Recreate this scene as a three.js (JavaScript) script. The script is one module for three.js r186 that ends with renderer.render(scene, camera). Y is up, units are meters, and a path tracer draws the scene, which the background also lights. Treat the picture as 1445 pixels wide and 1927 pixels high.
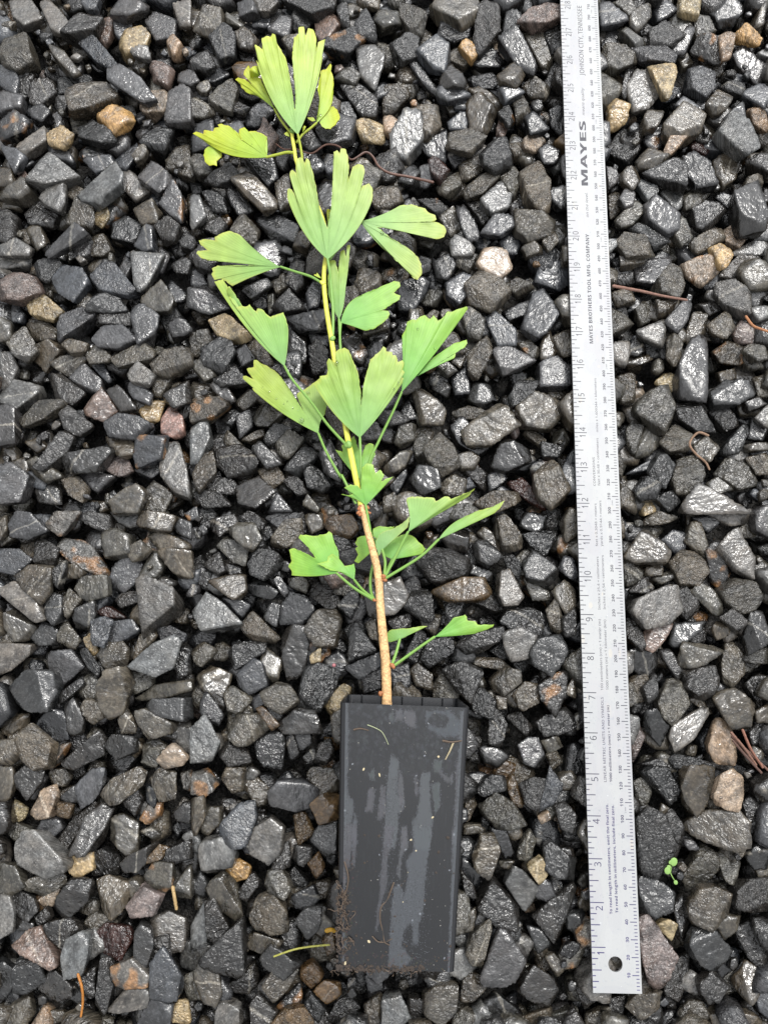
import * as THREE from 'three';
import { mergeGeometries, mergeVertices } from 'three/addons/utils/BufferGeometryUtils.js';
import { ImprovedNoise } from 'three/addons/math/ImprovedNoise.js';

// ---------------------------------------------------------------- camera, sky, sun, exposure
const scene = new THREE.Scene();
const IN = 0.0254, CAM_H = 21.196 * IN, TILT = THREE.MathUtils.degToRad(12.304), FOV = 65;
const camera = new THREE.PerspectiveCamera(FOV, 767 / 1024, 0.01, 60);
const fwd = new THREE.Vector3(0, -Math.cos(TILT), -Math.sin(TILT)), upv = new THREE.Vector3(0, Math.sin(TILT), -Math.cos(TILT));
camera.position.set(0, CAM_H, 0);
camera.up.copy(upv);
camera.lookAt(camera.position.clone().add(fwd));

const renderer = new THREE.WebGLRenderer({ antialias: true });
renderer.toneMapping = THREE.LinearToneMapping;
renderer.toneMappingExposure = 2.1;
renderer.shadowMap.enabled = true;

const sunDir = new THREE.Vector3(0.25, 0.86, -0.50).normalize();
function makeSky() {           // bright overcast, a broad veiled sun behind the cloud
  const w = 256, h = 128, data = new Float32Array(w * h * 4), n = new ImprovedNoise();
  for (let j = 0; j < h; j++) for (let i = 0; i < w; i++) {
    const el = (j + 0.5) / h * Math.PI - Math.PI / 2, az = (i + 0.5) / w * 2 * Math.PI - Math.PI;
    const d = [Math.cos(el) * Math.cos(az), Math.sin(el), Math.cos(el) * Math.sin(az)];
    const c = Math.max(0, d[0] * sunDir.x + d[1] * sunDir.y + d[2] * sunDir.z);
    const cloud = 1 + 0.16 * n.noise(d[0] * 2.2, d[1] * 2.2, d[2] * 2.2) + 0.08 * n.noise(d[0] * 6, d[1] * 6 + 9, d[2] * 6);
    let v = (0.50 + 2.0 * Math.pow(c, 6)) * cloud;
    let r = v * 0.975, g = v * 0.99, b = v * 1.02;
    if (el < 0) { const t = Math.min(1, -el * 6); r = r * (1 - t) + 0.10 * t; g = g * (1 - t) + 0.11 * t; b = b * (1 - t) + 0.09 * t; }
    const o = (j * w + i) * 4; data[o] = r; data[o + 1] = g; data[o + 2] = b; data[o + 3] = 1;
  }
  const t = new THREE.DataTexture(data, w, h, THREE.RGBAFormat, THREE.FloatType);
  t.mapping = THREE.EquirectangularReflectionMapping; t.magFilter = THREE.LinearFilter; t.minFilter = THREE.LinearFilter; t.needsUpdate = true;
  return t;
}
scene.background = makeSky(); scene.environment = scene.background;
scene.backgroundIntensity = 1; scene.environmentIntensity = 1;
const sun = new THREE.DirectionalLight(new THREE.Color(1, 0.97, 0.92), 1.2);
sun.position.copy(sunDir).multiplyScalar(2); sun.target.position.set(0, 0, -0.15);
sun.castShadow = true; sun.shadow.radius = 28; sun.shadow.mapSize.set(2048, 2048);
Object.assign(sun.shadow.camera, { left: -0.7, right: 0.7, top: 0.8, bottom: -0.7, near: 0.5, far: 4 });
scene.add(sun, sun.target);

// ---------------------------------------------------------------- helpers
function rngOf(seed) { let a = seed >>> 0; return () => { a = (a + 0x6D2B79F5) | 0; let t = Math.imul(a ^ (a >>> 15), 1 | a); t = (t + Math.imul(t ^ (t >>> 7), 61 | t)) ^ t; return ((t ^ (t >>> 14)) >>> 0) / 4294967296; }; }
const rnd = rngOf(20240611), rr = (a, b, r = rnd) => a + (b - a) * r();
const noise = new ImprovedNoise();
const F_PX = 963.5 / Math.tan(THREE.MathUtils.degToRad(FOV / 2));
function px(x, y, h = 0) {         // a spot seen in the photograph, at height h above the gravel's top
  const dx = (x - 722.5) / F_PX, dy = (963.5 - y) / F_PX;
  const D = new THREE.Vector3(dx, fwd.y + upv.y * dy, fwd.z + upv.z * dy), t = (h - CAM_H) / D.y;
  return new THREE.Vector3(D.x * t, h, D.z * t);
}
const used = {};
function numbered(n) { if (used[n] === undefined) { used[n] = 0; return n; } used[n]++; return n + '_' + String(used[n]).padStart(3, '0'); }
function tag(o, label, category, group, kind) { if (label) o.userData.label = label; if (category) o.userData.category = category; if (group) o.userData.group = group; if (kind) o.userData.kind = kind; return o; }
function shadow(o) { o.castShadow = true; o.receiveShadow = true; return o; }
function thing(name, label, category, group) { const g = new THREE.Group(); g.name = numbered(name); scene.add(g); return tag(g, label, category, group); }
function part(name, geo, mat, parent) { const m = shadow(new THREE.Mesh(geo, mat)); m.name = parent === scene ? numbered(name) : name; parent.add(m); return m; }
const lin = (r, g, b) => new THREE.Color().setRGB(r, g, b);
const s2l = c => { c /= 255; return c <= 0.04045 ? c / 12.92 : Math.pow((c + 0.055) / 1.055, 2.4); };
// albedo of a thing that reads as sRGB (r,g,b) in the photograph's exposure
const K = 0.505, alb = (r, g, b) => [s2l(r) * K, s2l(g) * K, s2l(b) * K];
function tileNoise(n, cells, seed) {   // tileable smooth value noise, 0..1
  const r = rngOf(seed), g = new Float32Array(cells * cells).map(() => r()), out = new Float32Array(n * n);
  const sm = t => t * t * (3 - 2 * t);
  for (let j = 0; j < n; j++) for (let i = 0; i < n; i++) {
    const x = i / n * cells, y = j / n * cells, x0 = Math.floor(x), y0 = Math.floor(y), fx = sm(x - x0), fy = sm(y - y0);
    const q = (a, b) => g[((b % cells)) * cells + (a % cells)];
    out[j * n + i] = (q(x0, y0) * (1 - fx) + q(x0 + 1, y0) * fx) * (1 - fy) + (q(x0, y0 + 1) * (1 - fx) + q(x0 + 1, y0 + 1) * fx) * fy;
  }
  return out;
}
function fbm(n, cells, oct, seed, gain = 0.55) { const o = new Float32Array(n * n); let a = 1, s = 0; for (let k = 0; k < oct; k++) { const t = tileNoise(n, cells << k, seed + k * 17); for (let i = 0; i < o.length; i++) o[i] += a * t[i]; s += a; a *= gain; } for (let i = 0; i < o.length; i++) o[i] /= s; return o; }
function texOf(n, fn, srgb) { const d = new Uint8Array(n * n * 4); for (let i = 0; i < n * n; i++) { const c = fn(i); d[i * 4] = c[0] * 255; d[i * 4 + 1] = c[1] * 255; d[i * 4 + 2] = c[2] * 255; d[i * 4 + 3] = 255; } const t = new THREE.DataTexture(d, n, n); t.wrapS = t.wrapT = THREE.RepeatWrapping; t.magFilter = THREE.LinearFilter; t.minFilter = THREE.LinearMipmapLinearFilter; t.generateMipmaps = true; if (srgb) t.colorSpace = THREE.SRGBColorSpace; t.needsUpdate = true; return t; }
const cl01 = v => Math.max(0, Math.min(1, v));
function tube(pts, r0, r1, seg = 24, rad = 8, wob = 0, seed = 1) {      // tapered round strand through points
  const c = new THREE.CatmullRomCurve3(pts, false, 'centripetal'), g = new THREE.TubeGeometry(c, seg, 1, rad, false), p = g.attributes.position, P = new THREE.Vector3();
  for (let i = 0; i <= seg; i++) { const cc = c.getPointAt(i / seg), R = (r0 + (r1 - r0) * i / seg); for (let j = 0; j <= rad; j++) { const k = i * (rad + 1) + j; P.fromBufferAttribute(p, k).sub(cc); const w = 1 + wob * noise.noise(i * 0.7 + seed, (j % rad) * 1.3, seed * 3.1); P.multiplyScalar(R * w).add(cc); p.setXYZ(k, P.x, P.y, P.z); } }
  const caps = [0, seg].map(i => { const s = new THREE.SphereGeometry((i ? r1 : r0) * 0.98, rad, 4), q = c.getPointAt(i / seg); s.translate(q.x, q.y, q.z); return s; });
  g.computeVertexNormals(); return mergeGeometries([g, ...caps].map(x => x.index ? x : mergeVertices(x)));
}

// ---------------------------------------------------------------- gravel: outlines of the stones read from the photograph
// tile origin x, y and pixels per unit; then one stone per line: tone (and a mark for the ones that stand out), outline
const STONES = [
[0, 0, 2.5, `g 8,2 24,1 33,15 19,21 12,15|g 31,4 38,1 54,21 45,27 40,24|d 48,27 60,11 77,14 72,25 58,30|r 73,24 80,13 87,16 83,32 79,35 72,28|b 87,16 94,13 100,20 92,32 88,28|y 91,27 105,19 113,28 108,38 96,41 90,34|b 84,12 91,0 111,4 110,8 97,14|b 111,18 118,11 134,17 131,29 118,31|g 131,5 144,1 144,20 136,20|w 0,42 4,30 20,26 26,47 14,53 5,50|b 0,50 12,52 15,62 13,75 0,65|d 16,53 28,54 24,70 14,78|d 24,64 40,60 42,70 30,81 24,78|w 39,34 46,36 61,55 55,58 42,45|b 60,33 68,25 79,37 88,48 86,54 74,47|d 46,64 66,55 71,60 56,72 43,76|w 52,75 63,64 76,62 89,73 72,82 56,86|b 84,57 91,51 108,62 117,74 106,77 84,63|r 113,51 121,46 131,53 127,65 115,60|t 108,85 109,74 121,65 128,74 124,84 114,88|b 125,90 128,72 138,66 144,70 144,92 128,93|o*1 73,87 83,80 97,83 103,90 86,101|d 60,97 70,91 77,97 89,105 78,110 61,104|y*2 36,101 47,96 56,103 48,111 38,109|g 13,112 22,104 34,96 36,107 20,118|b 1,110 13,113 20,118 12,131|g 22,138 38,117 59,133 36,140|r 13,131 17,126 23,135 17,141 14,140|b 36,109 46,110 56,120 55,124 40,118|b 64,121 84,118 87,126 73,131|b 87,122 103,108 104,118 95,130|g 60,147 88,126 93,133 92,143 77,153 64,151|g 93,132 100,130 113,144 102,152 94,143|w 126,122 142,107 144,124 126,128|b 105,135 115,123 129,134 128,140 120,146|b 121,154 131,137 138,150 137,168 129,162|g 31,150 44,134 50,140 49,154 46,160 36,155|d 19,160 28,152 45,163 41,172 24,170|w 51,168 58,151 70,153 71,165 69,172|y 72,160 80,154 83,164 77,171 72,168|w 101,157 114,151 122,160 117,168 107,168|d 117,170 128,165 136,172 132,182 122,180|b 35,189 45,182 57,170 67,178 50,188 38,193|w 70,178 79,177 84,188 79,193 71,193|b 102,185 109,172 116,170 116,188 110,190|d 87,171 94,163 108,171 102,184 86,180|g 0,187 13,180 24,187 22,193 0,193|w 20,173 30,169 36,184 28,190`],
[361, 0, 2.5, `w 1,22 8,5 22,8 22,24 12,26|w 25,9 39,18 37,21 26,17|b 35,3 46,0 50,10 37,13|g 47,0 66,2 58,10 50,9|w 33,27 40,22 50,29 45,37 36,36|d 14,30 26,20 33,30 32,42 22,46|d 0,42 12,40 18,49 10,54 0,52|d 22,48 33,43 36,50 26,55|b 10,56 22,52 28,58 17,63 11,62|w 13,77 29,60 34,66 30,84 22,82|d 33,63 38,66 52,74 44,76 35,72|b 41,88 52,79 62,86 50,96 42,95|d 28,83 35,77 44,82 38,87|k 26,90 34,85 40,92 36,97|w 0,78 6,75 18,84 10,89 0,89|d 33,38 46,37 48,48 38,46|r 93,12 103,9 115,18 107,26 99,34 94,26|d 68,0 100,0 106,6 98,10 92,13 80,6|d 75,22 80,5 92,14 84,24|d 100,38 108,26 122,22 130,30 118,42|w 108,58 118,51 127,56 122,64 110,60|g 124,38 134,35 144,45 137,68 127,58|d 110,62 120,61 138,75 139,88 128,89|y*3 124,94 134,90 144,94 144,107 128,105|b 95,100 108,87 123,92 120,106 108,110 98,106|d 123,20 131,7 138,22 139,31 126,28|d 109,5 117,2 119,22 112,18|w 124,0 141,0 140,6 130,5|d 110,80 118,77 124,90 114,88|d 64,100 76,94 74,120 72,130 63,125|k 41,120 61,118 65,134 57,140|d 10,135 28,123 37,133 20,140|k 25,140 34,145 48,158 36,163 28,152|w 32,138 42,130 63,150 63,156 52,158|d 9,146 20,144 27,160 16,158|g 0,147 7,150 11,163 0,174|d 6,171 18,160 27,170 20,178|w 30,175 38,162 50,172 48,184 38,182|d 50,168 62,162 82,172 78,184 60,180|w 64,140 74,132 74,152 66,158|d 94,140 106,138 106,158 98,160|w 117,126 130,120 140,128 130,134`],
[722, 0, 2.5, `w 12,5 23,5 31,15 30,24 22,27 13,14|w 36,4 46,0 70,2 72,12 58,20 40,10|k 41,28 44,16 64,20 64,28 53,32|d 68,30 72,8 86,6 87,24 72,40|d 89,28 92,8 100,12 102,20 94,28|b 84,0 97,0 102,6 98,12 90,8|r 101,18 109,10 131,1 133,14 118,20 106,20|w 103,25 115,21 128,44 125,55 116,50|d 118,20 133,18 133,40 126,41|k 87,32 99,24 114,50 112,55 100,50|d 5,35 15,26 26,32 26,42 14,46|b 25,40 38,30 49,37 46,55 36,52|w 48,43 53,36 66,44 60,50 50,46|o*4 56,36 63,31 71,40 66,45|k 66,48 80,37 92,46 86,52 72,52|w 86,57 97,48 107,56 100,66 88,62|d 42,60 50,47 62,60 60,66 46,66|k 63,60 80,56 86,62 83,68 70,68|b 40,73 42,66 55,65 65,72 48,78|b 87,67 98,65 106,70 92,77|w 104,66 112,60 125,66 122,74 112,74|k 17,47 22,44 41,68 38,72 28,62|w 10,58 20,52 26,66 20,75 12,72|w 0,70 12,64 20,72 8,84 0,85|w 64,70 74,67 91,79 84,84 76,78|w 62,80 74,72 84,86 77,102 66,98|w 17,88 28,82 40,82 43,94 34,104 24,104|g 7,104 17,89 27,90 29,108 17,120 7,118|b 48,93 60,84 64,90 62,98 50,98|w 46,79 60,77 64,82 50,86|t 0,88 6,87 13,94 6,102 0,100|k 28,110 46,98 48,118 46,122 34,118|w 47,108 50,101 66,98 75,105 66,116 50,112|r 84,102 87,89 93,97 90,104|d 73,115 82,106 91,104 96,123 84,130 75,124|b 47,115 56,114 68,117 53,127|m*5 34,122 40,117 49,128 42,136 36,130|w 57,125 65,119 76,128 64,136 58,134|b 24,140 27,126 34,125 38,136 32,142|w 40,140 57,128 58,140 48,148 42,146|w 60,142 80,130 87,134 74,146 63,149|g 73,152 88,138 96,146 92,158 82,162 76,158|w 88,134 98,125 103,136 98,148 92,142|w 103,130 116,123 124,140 124,158 118,160 108,150|k 106,88 112,86 124,97 110,102|w 98,78 104,71 111,86 100,92|d 86,86 93,79 98,90 94,97|k 124,86 130,80 136,84 136,104 126,96|t 104,106 112,100 121,106 114,114 106,112|w 94,110 97,101 113,115 110,126 100,120|k 116,114 122,109 132,114 130,124 120,124|d 94,155 100,144 117,158 104,162 96,164|w 100,158 112,160 128,164 126,176 110,181 102,174|k 54,158 60,155 73,180 62,183|d 62,152 72,150 80,164 74,170|b 73,176 83,162 97,165 100,170 88,178|b 87,182 100,170 102,184 98,193 90,192|w 42,166 52,158 58,172 50,178|g 50,184 54,178 68,186 66,193 52,193|d 26,152 40,150 50,158 42,164|w 104,186 116,181 120,190 108,193|w 119,182 127,173 131,182 124,190`],
[1084, 0, 2.5, `b 17,4 24,3 38,16 30,19 19,20 17,12|w 27,2 40,0 44,8 40,14|w 40,14 50,4 56,2 55,14 46,25 40,20|b 57,1 66,0 75,8 70,13 60,17|y 77,0 93,0 92,11 78,11|d 101,9 113,0 125,8 118,18 108,19|w 34,24 38,21 52,33 44,37|b 19,38 24,24 32,24 30,34|d 55,25 66,18 81,27 70,35 56,36|w 88,16 96,12 104,24 90,28|b 71,40 84,20 88,26 82,40|d 86,38 92,28 108,30 110,44 104,47 95,40|t*6 107,28 112,24 119,28 116,43 110,44|o*7 119,25 130,21 139,29 137,34 122,30|b 117,44 122,38 140,50 143,58 136,64 120,50|w 19,42 22,36 36,37 47,46 30,54 20,50|b 41,38 66,36 74,43 72,49 50,46|y*8 54,49 73,49 75,54 69,74 66,75 60,62|w 75,42 82,40 89,47 80,52|b 85,52 90,50 102,56 102,68 96,75 84,66|w 92,46 98,44 110,52 107,58 98,54|d 109,66 116,61 127,64 124,72 112,70|w 97,80 107,67 118,72 111,84 104,86|g 38,66 44,56 58,56 62,70 52,82 42,84|d 33,72 37,52 41,54 38,74|y*9 24,79 31,74 39,80 37,92 26,94|w 66,95 80,80 95,88 92,100 76,105 67,100|b 74,80 80,73 91,80 90,84|w 50,90 55,82 66,84 60,96 52,98|g 107,100 116,86 128,94 134,112 126,117 116,110|k 110,90 125,76 126,90|t 128,83 135,80 144,86 144,99 132,94|d 23,112 34,99 48,105 46,115 39,125 30,120|b 51,108 56,100 68,100 64,110 58,115|t*10 66,114 71,102 84,102 70,118|m 84,104 100,100 103,108 96,118 86,114|w 45,122 54,112 69,118 58,128 47,127|d 51,130 78,119 82,126 81,142 60,135|k 80,120 88,117 96,122 104,140 90,141 83,132|w 103,122 116,115 121,120 118,136 110,141 105,132|w 128,118 144,114 144,130 134,132|b 22,127 30,128 32,136 24,143|w 34,130 44,125 48,135 42,144 35,138|g 46,140 48,136 62,142 58,150 54,153|g 63,146 72,140 79,144 78,156 74,160|w 80,148 86,143 99,147 92,156 82,158|b 51,157 60,151 77,162 76,172 68,176 54,168|d 86,160 100,152 112,160 98,174 90,172|d 118,148 134,140 142,164 140,174 124,176 119,160|k 104,150 110,147 118,150 117,160|w 24,148 30,142 34,158 26,166|b 32,150 37,142 44,146 42,156 36,157|w 29,166 44,151 51,160 42,170 34,172|w 72,174 80,162 86,180 78,186|d 40,174 50,170 71,180 58,186|t 110,174 118,169 127,180 122,187 112,182|w 85,183 108,172 111,180 92,191|w 30,182 36,177 50,180 58,193 38,193|g 118,190 140,179 144,186 144,193 120,193`],
[0, 482, 2.5, `g 0,0 24,1 22,8 8,10 0,10|d 26,6 42,0 47,8 36,20 28,16|r 2,21 12,14 25,16 30,26 16,34 2,33|b 0,37 8,34 19,44 16,51 2,48|y 22,37 34,30 48,42 40,49 34,46 24,44|b 41,18 50,9 62,11 68,21 57,35 46,28|b 70,17 78,8 86,6 102,26 96,30 76,26|g 100,4 104,0 124,0 112,22 106,27 101,14|w 104,34 122,20 131,34 128,42 118,42|k 126,24 130,18 140,28 140,34 131,36|d 66,42 78,27 90,32 95,40 84,43|b 45,63 47,46 62,40 72,46 60,56 48,64|b 71,63 78,54 92,54 104,64 90,70 76,69|b 100,40 108,38 120,46 117,60 106,68 103,56|d 72,44 98,42 100,52 78,52|w 7,62 20,54 28,70 20,80 14,76|w 21,52 28,45 44,56 42,64 28,64|w 23,70 40,64 50,70 34,86 28,80|w 46,66 52,62 66,66 64,72 54,73|w 38,81 48,76 67,73 66,78 54,92|w 66,74 76,70 84,76 82,80 68,81|b 70,83 75,75 85,94 82,96|b 53,94 64,81 77,94 77,104 64,102|w 84,76 108,66 118,72 112,80 90,84|w 115,82 124,72 144,68 144,82 126,90 118,88|g 97,90 104,80 117,90 112,98 100,95|b 96,98 102,94 115,104 113,112 102,108|d 80,102 90,98 104,115 92,118|r 63,112 78,102 88,116 80,124 66,120|g 0,76 10,74 14,84 8,98 0,100|g 0,108 12,94 30,98 30,104 14,117|b 0,112 12,116 12,140 0,142|w 16,122 30,110 48,110 50,114 36,122 18,128|d 38,92 46,88 64,104 54,112 42,106|d 47,120 52,113 70,128 60,136 50,130|b 80,126 90,120 104,122 114,128 104,138 84,136|y 108,118 114,108 125,110 120,124 112,126|p*11 122,124 128,113 138,122 139,134 132,137 122,133|d 124,106 142,92 144,110 132,115|b 102,150 104,136 126,136 122,152 104,159|w 114,104 118,90 130,90 122,106|g 122,156 126,142 134,141 142,168 144,182 132,178 124,168|w 80,136 100,138 102,150 92,152 84,146|d 46,150 60,148 82,144 84,148 72,162 50,163|r 80,160 84,150 96,152 101,162 92,166|w 20,154 30,152 48,166 34,170 26,164|b 0,160 10,157 22,166 16,184 0,186|d 28,176 34,170 46,174 46,186 30,186|w 48,168 58,165 66,174 64,186 54,180|b 61,165 72,162 87,166 74,178 64,172|w 84,184 92,178 104,173 110,180 104,193 86,193|w 110,176 116,170 130,180 124,193 110,190|k 102,162 120,156 122,162 114,168|d 30,160 50,132 58,132 50,150 36,162`],
[361, 482, 2.5, `b 0,10 7,8 12,22 4,24 0,22|d 0,26 14,22 30,38 14,44 0,40|y*12 14,50 26,45 44,60 38,66 28,62 20,60|d 8,70 26,58 32,72 24,88 10,82|w 0,60 12,55 16,64 4,76 0,76|d 37,24 56,17 60,22 46,32|d 46,36 54,30 58,38 52,41|w 57,30 62,29 62,40 58,44|d 60,38 74,26 86,40 70,42|d 71,20 77,2 86,6 84,22 79,28|w 60,18 70,14 74,22 64,28|k 86,30 92,18 98,22 96,38 88,40|d 71,46 100,42 102,56 82,56|d 70,56 76,50 86,62 86,80 72,80|k 88,58 104,60 102,68 90,66|d 88,70 96,65 102,72 100,86 90,88|k 33,72 40,66 48,78 38,84|w 42,68 48,62 62,80 56,84 46,76|d 17,93 34,85 43,96 24,98|w 0,82 8,78 19,90 10,94|w 0,112 20,106 27,112 16,122 0,125|d 14,98 24,94 33,108 26,112|w 33,110 42,100 52,106 40,116|w 46,122 54,108 70,118 60,128 50,128|d 22,124 32,115 38,120 30,128|k 34,122 44,115 46,128 36,138|g 0,130 12,124 14,138 6,155 0,156|w 2,164 8,150 16,148 18,164 6,178|d 19,156 20,146 36,142 50,152 46,164 28,166|w 24,138 28,132 38,142 26,143|w 38,138 54,130 54,136 44,140|d 54,138 64,127 76,130 60,144|w 63,142 72,132 84,138 72,154 66,150|d 46,146 52,140 68,156 56,160|d 70,160 86,142 96,150 80,164|d 5,168 30,168 34,172 33,180 16,178|w 50,162 64,158 70,168 60,176|d 34,174 50,166 62,178 48,190 36,186|d 70,170 76,162 89,178 80,180|d 84,160 90,158 108,170 98,178 88,174|d 96,150 104,140 113,156 112,170 100,162|k 58,193 64,178 76,193|w 84,188 88,180 96,190 94,193|d 115,64 124,58 132,74 128,82 120,74|d 128,74 138,64 144,64 144,80 130,84|d 2,180 18,176 30,188 10,190`],
[722, 482, 2.5, `k 11,28 16,20 35,17 30,30 22,41 12,40|w 28,36 38,20 44,30 38,38|k 37,6 48,0 54,8 48,18 40,16|w 53,6 60,0 70,0 64,12|t*13 70,6 76,-6 92,-2 95,10 86,18 74,12|b 47,20 58,13 70,18 62,28 56,36 48,30|w 61,24 76,8 84,16 94,28 80,41 66,36|w 90,22 100,17 113,24 100,30|k 89,42 112,32 106,46 94,50|b 113,20 118,6 138,6 138,22 132,26|b 104,54 112,30 120,26 131,44 124,55 115,62|w 58,44 64,38 76,48 72,62 64,60|b 77,48 83,43 98,58 98,68 86,68|w 63,76 80,57 81,72 72,92 64,86|b 82,72 89,66 112,80 90,90|w 100,66 110,64 118,72 112,78|w 118,66 124,56 130,72 126,78 118,78|b 117,82 130,77 140,86 138,98 118,99|w 126,62 140,55 142,74 134,76|w 52,80 58,70 62,76 58,84|w 36,80 44,76 55,86 48,90|k 52,92 62,84 65,104 53,105|d 64,108 68,96 80,97 82,108 74,114|w 22,104 30,100 46,116 44,126 28,126|k 12,120 18,107 26,122 14,124|d 36,100 44,92 51,98 48,106|d 94,106 102,92 116,96 110,108 96,114|w 100,118 114,105 128,108 135,118 124,130 106,128|w 60,132 78,118 86,110 88,122 100,128 80,142 64,142|r 88,122 96,118 102,132 98,138|k 50,130 58,121 60,140 77,146 70,150 56,142|w 50,118 62,114 76,118 70,124 56,122|w 8,140 12,128 24,127 23,138 12,143|w 22,145 28,131 36,140 34,154 26,155|w 30,146 42,134 52,144 57,158 44,165 34,154|w 0,160 12,148 22,146 16,158 4,165|w 56,150 64,147 72,152 68,160 58,160|d 82,158 90,136 108,146 110,154 92,162|w 104,134 110,130 122,138 118,144|d 58,162 70,158 78,164 76,176|k 78,166 88,160 92,168 80,178|d 20,168 26,158 40,160 42,174 28,180|w 42,172 50,166 62,168 60,180 46,180|w 113,168 118,160 127,153 134,165 138,178 126,190 117,182|m 92,172 104,168 118,182 122,191 108,184|w 68,186 82,178 100,178 104,184 84,193|k 4,174 16,160 18,166 10,180|d 118,140 136,144 130,152 120,152|w 0,182 8,178 12,190 0,193`],
[1084, 482, 2.5, `b 44,8 58,2 69,0 70,8 60,22 46,20|w 60,20 70,8 78,9 80,22 76,32 62,28|w 33,0 54,0 50,6 34,8|t 81,6 92,2 106,4 107,12 95,22 84,15|o*14 101,-6 108,-9 117,-2 112,8 108,10|g 106,16 122,0 140,0 118,18|g 105,22 116,20 130,28 129,44 112,38 104,28|w 26,28 40,24 44,34 30,38|w 44,40 56,33 59,46 48,53|w 60,34 76,34 70,44 62,46|b 66,50 80,34 87,36 82,50 76,58|d 91,36 108,33 110,40 100,45|w 82,58 88,42 97,46 98,56 84,66|w 99,52 112,42 119,54 110,62 102,58|r 118,60 122,50 140,62 138,66 124,66|g 45,57 64,50 66,62 64,68 50,62|w 68,64 74,57 79,64 78,78 75,83 68,76|b 76,86 86,64 95,62 97,76 97,100 94,109 78,106|w 103,72 114,64 126,66 130,76 122,82 108,80|d 27,40 36,39 38,48 28,48|d 37,74 44,62 53,70 46,75|w 34,82 56,74 58,78 46,83|w 30,92 44,88 43,110 32,112|y 58,96 66,88 73,90 74,104 66,100|w 45,116 52,104 68,98 72,114 66,133 52,124|w 38,130 44,122 51,128 44,150 38,142|w 44,152 50,130 56,128 64,140 56,148|d 99,104 112,94 134,96 136,102 120,112 104,112|d 72,112 92,112 104,132 90,132 74,122|d 100,116 112,114 122,128 112,132|w 132,92 144,88 144,106 136,106|g 134,122 144,112 144,130|d 108,146 126,126 129,130 122,148 112,150|w 63,140 74,126 86,136 84,146 70,147|w 88,142 98,136 105,146 98,155 90,152|d 128,138 132,122 144,132 140,139|w 127,142 144,140 144,146 130,147|d 55,162 64,146 74,158 66,174 57,170|w 72,168 76,154 88,150 96,164 88,178 76,178|b 37,164 54,154 54,162 42,164|d 44,176 52,166 64,172 60,182 48,184|w 104,164 112,154 126,158 136,172 120,176|w 97,172 106,166 118,176 104,180|w 128,152 144,148 144,164 136,164|g 80,188 92,172 106,182 128,193 82,193|d 58,182 72,177 78,185 70,192|w 33,170 42,178 46,193 33,188|k 138,193 140,178 144,176 144,193|w 106,88 118,85 121,92 108,96|d 124,108 136,106 142,112 130,117|y 47,187 56,185 60,192 50,196`],
[0, 964, 2.5, `b 8,10 14,0 24,2 36,14 22,20 10,18|g 36,10 44,0 62,0 52,12 46,18|d 62,6 70,0 83,2 84,16 72,12|g 84,0 104,0 105,10 98,12 90,8|w 103,10 108,0 132,2 128,14 114,13|d 130,10 136,5 144,8 144,20 134,16|w 0,4 6,3 6,14 0,22|d 27,22 34,21 45,28 42,40 28,38|b 0,28 14,28 25,36 12,47 0,44|u*15 45,27 48,20 62,22 72,28 84,48 76,48 56,38|w 112,18 120,15 144,24 142,28 120,27|w 119,30 124,28 144,30 144,48 132,46|b 84,56 88,43 99,31 108,40 105,50 94,60|g 104,52 110,49 131,59 132,70 108,90 109,72|w 13,48 24,40 39,42 38,60 32,68 20,58|g 0,60 13,53 28,66 34,80 26,82 12,70|d 40,44 50,36 50,44 44,57 40,52|w 50,40 58,39 65,46 60,50 50,49|w 58,58 64,50 82,50 82,62 66,67|w 48,68 52,58 62,66 50,81|d 33,70 40,62 47,64 47,82 42,84 36,78|d 56,86 60,72 72,66 72,78 66,88|w 7,78 12,73 28,86 22,96 14,97 8,88|d 23,94 34,82 44,88 42,100 30,100|w 42,96 50,81 61,96 56,104|b 69,82 78,79 85,82 80,100 71,98|b 81,98 86,83 99,81 105,90 92,98|y 64,96 69,92 75,104 70,109|w 75,108 80,99 92,98 97,104 95,116 82,118|m 73,76 82,71 96,80 80,79|d 87,66 94,60 106,60 108,66 92,72|b 38,114 40,106 54,104 64,116 48,130 44,132|d 8,132 20,120 38,120 42,136 38,147 24,148 14,144|w 76,132 82,120 97,117 98,132 92,152 82,156 78,148|d 45,146 46,136 62,124 64,130 50,142|g 98,116 116,100 130,94 136,98 130,116 118,122 104,118|w 98,120 118,122 116,130 100,138|w 102,140 118,130 144,126 144,134 120,140 106,143|d 110,148 116,141 144,140 144,154 138,157 124,154|w 104,150 112,148 130,158 128,166 112,170 106,160|w 62,148 66,140 77,145 78,154 70,160|w 90,158 96,147 103,160 102,166 92,166|g 130,166 138,158 144,158 144,182 138,178|k 29,160 40,148 49,150 52,170 40,172|d 50,146 56,140 64,156 62,166 52,168|w 12,172 25,160 39,175 36,190 26,193 16,184|b 0,148 12,143 16,148 6,156 0,158|w 0,166 10,153 22,152 22,160 6,168|d 48,188 74,165 80,170 78,182 56,193|d 79,176 86,168 104,170 102,180 88,186|t*16 120,186 130,174 142,184 138,190 124,193|u 36,192 42,176 53,174 46,184 40,193|w 0,172 12,172 16,184 8,190 0,188|w 106,188 112,178 126,176 118,192|g 0,98 24,100 22,108 10,118 0,122|w 0,90 8,90 12,98 0,100|b 120,88 128,86 140,92 138,98 122,96|d 130,112 138,100 144,104 144,120 136,126|d 60,104 66,103 76,118 74,124 66,116|w 100,112 106,92 116,89 118,94 106,108`],
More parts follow.
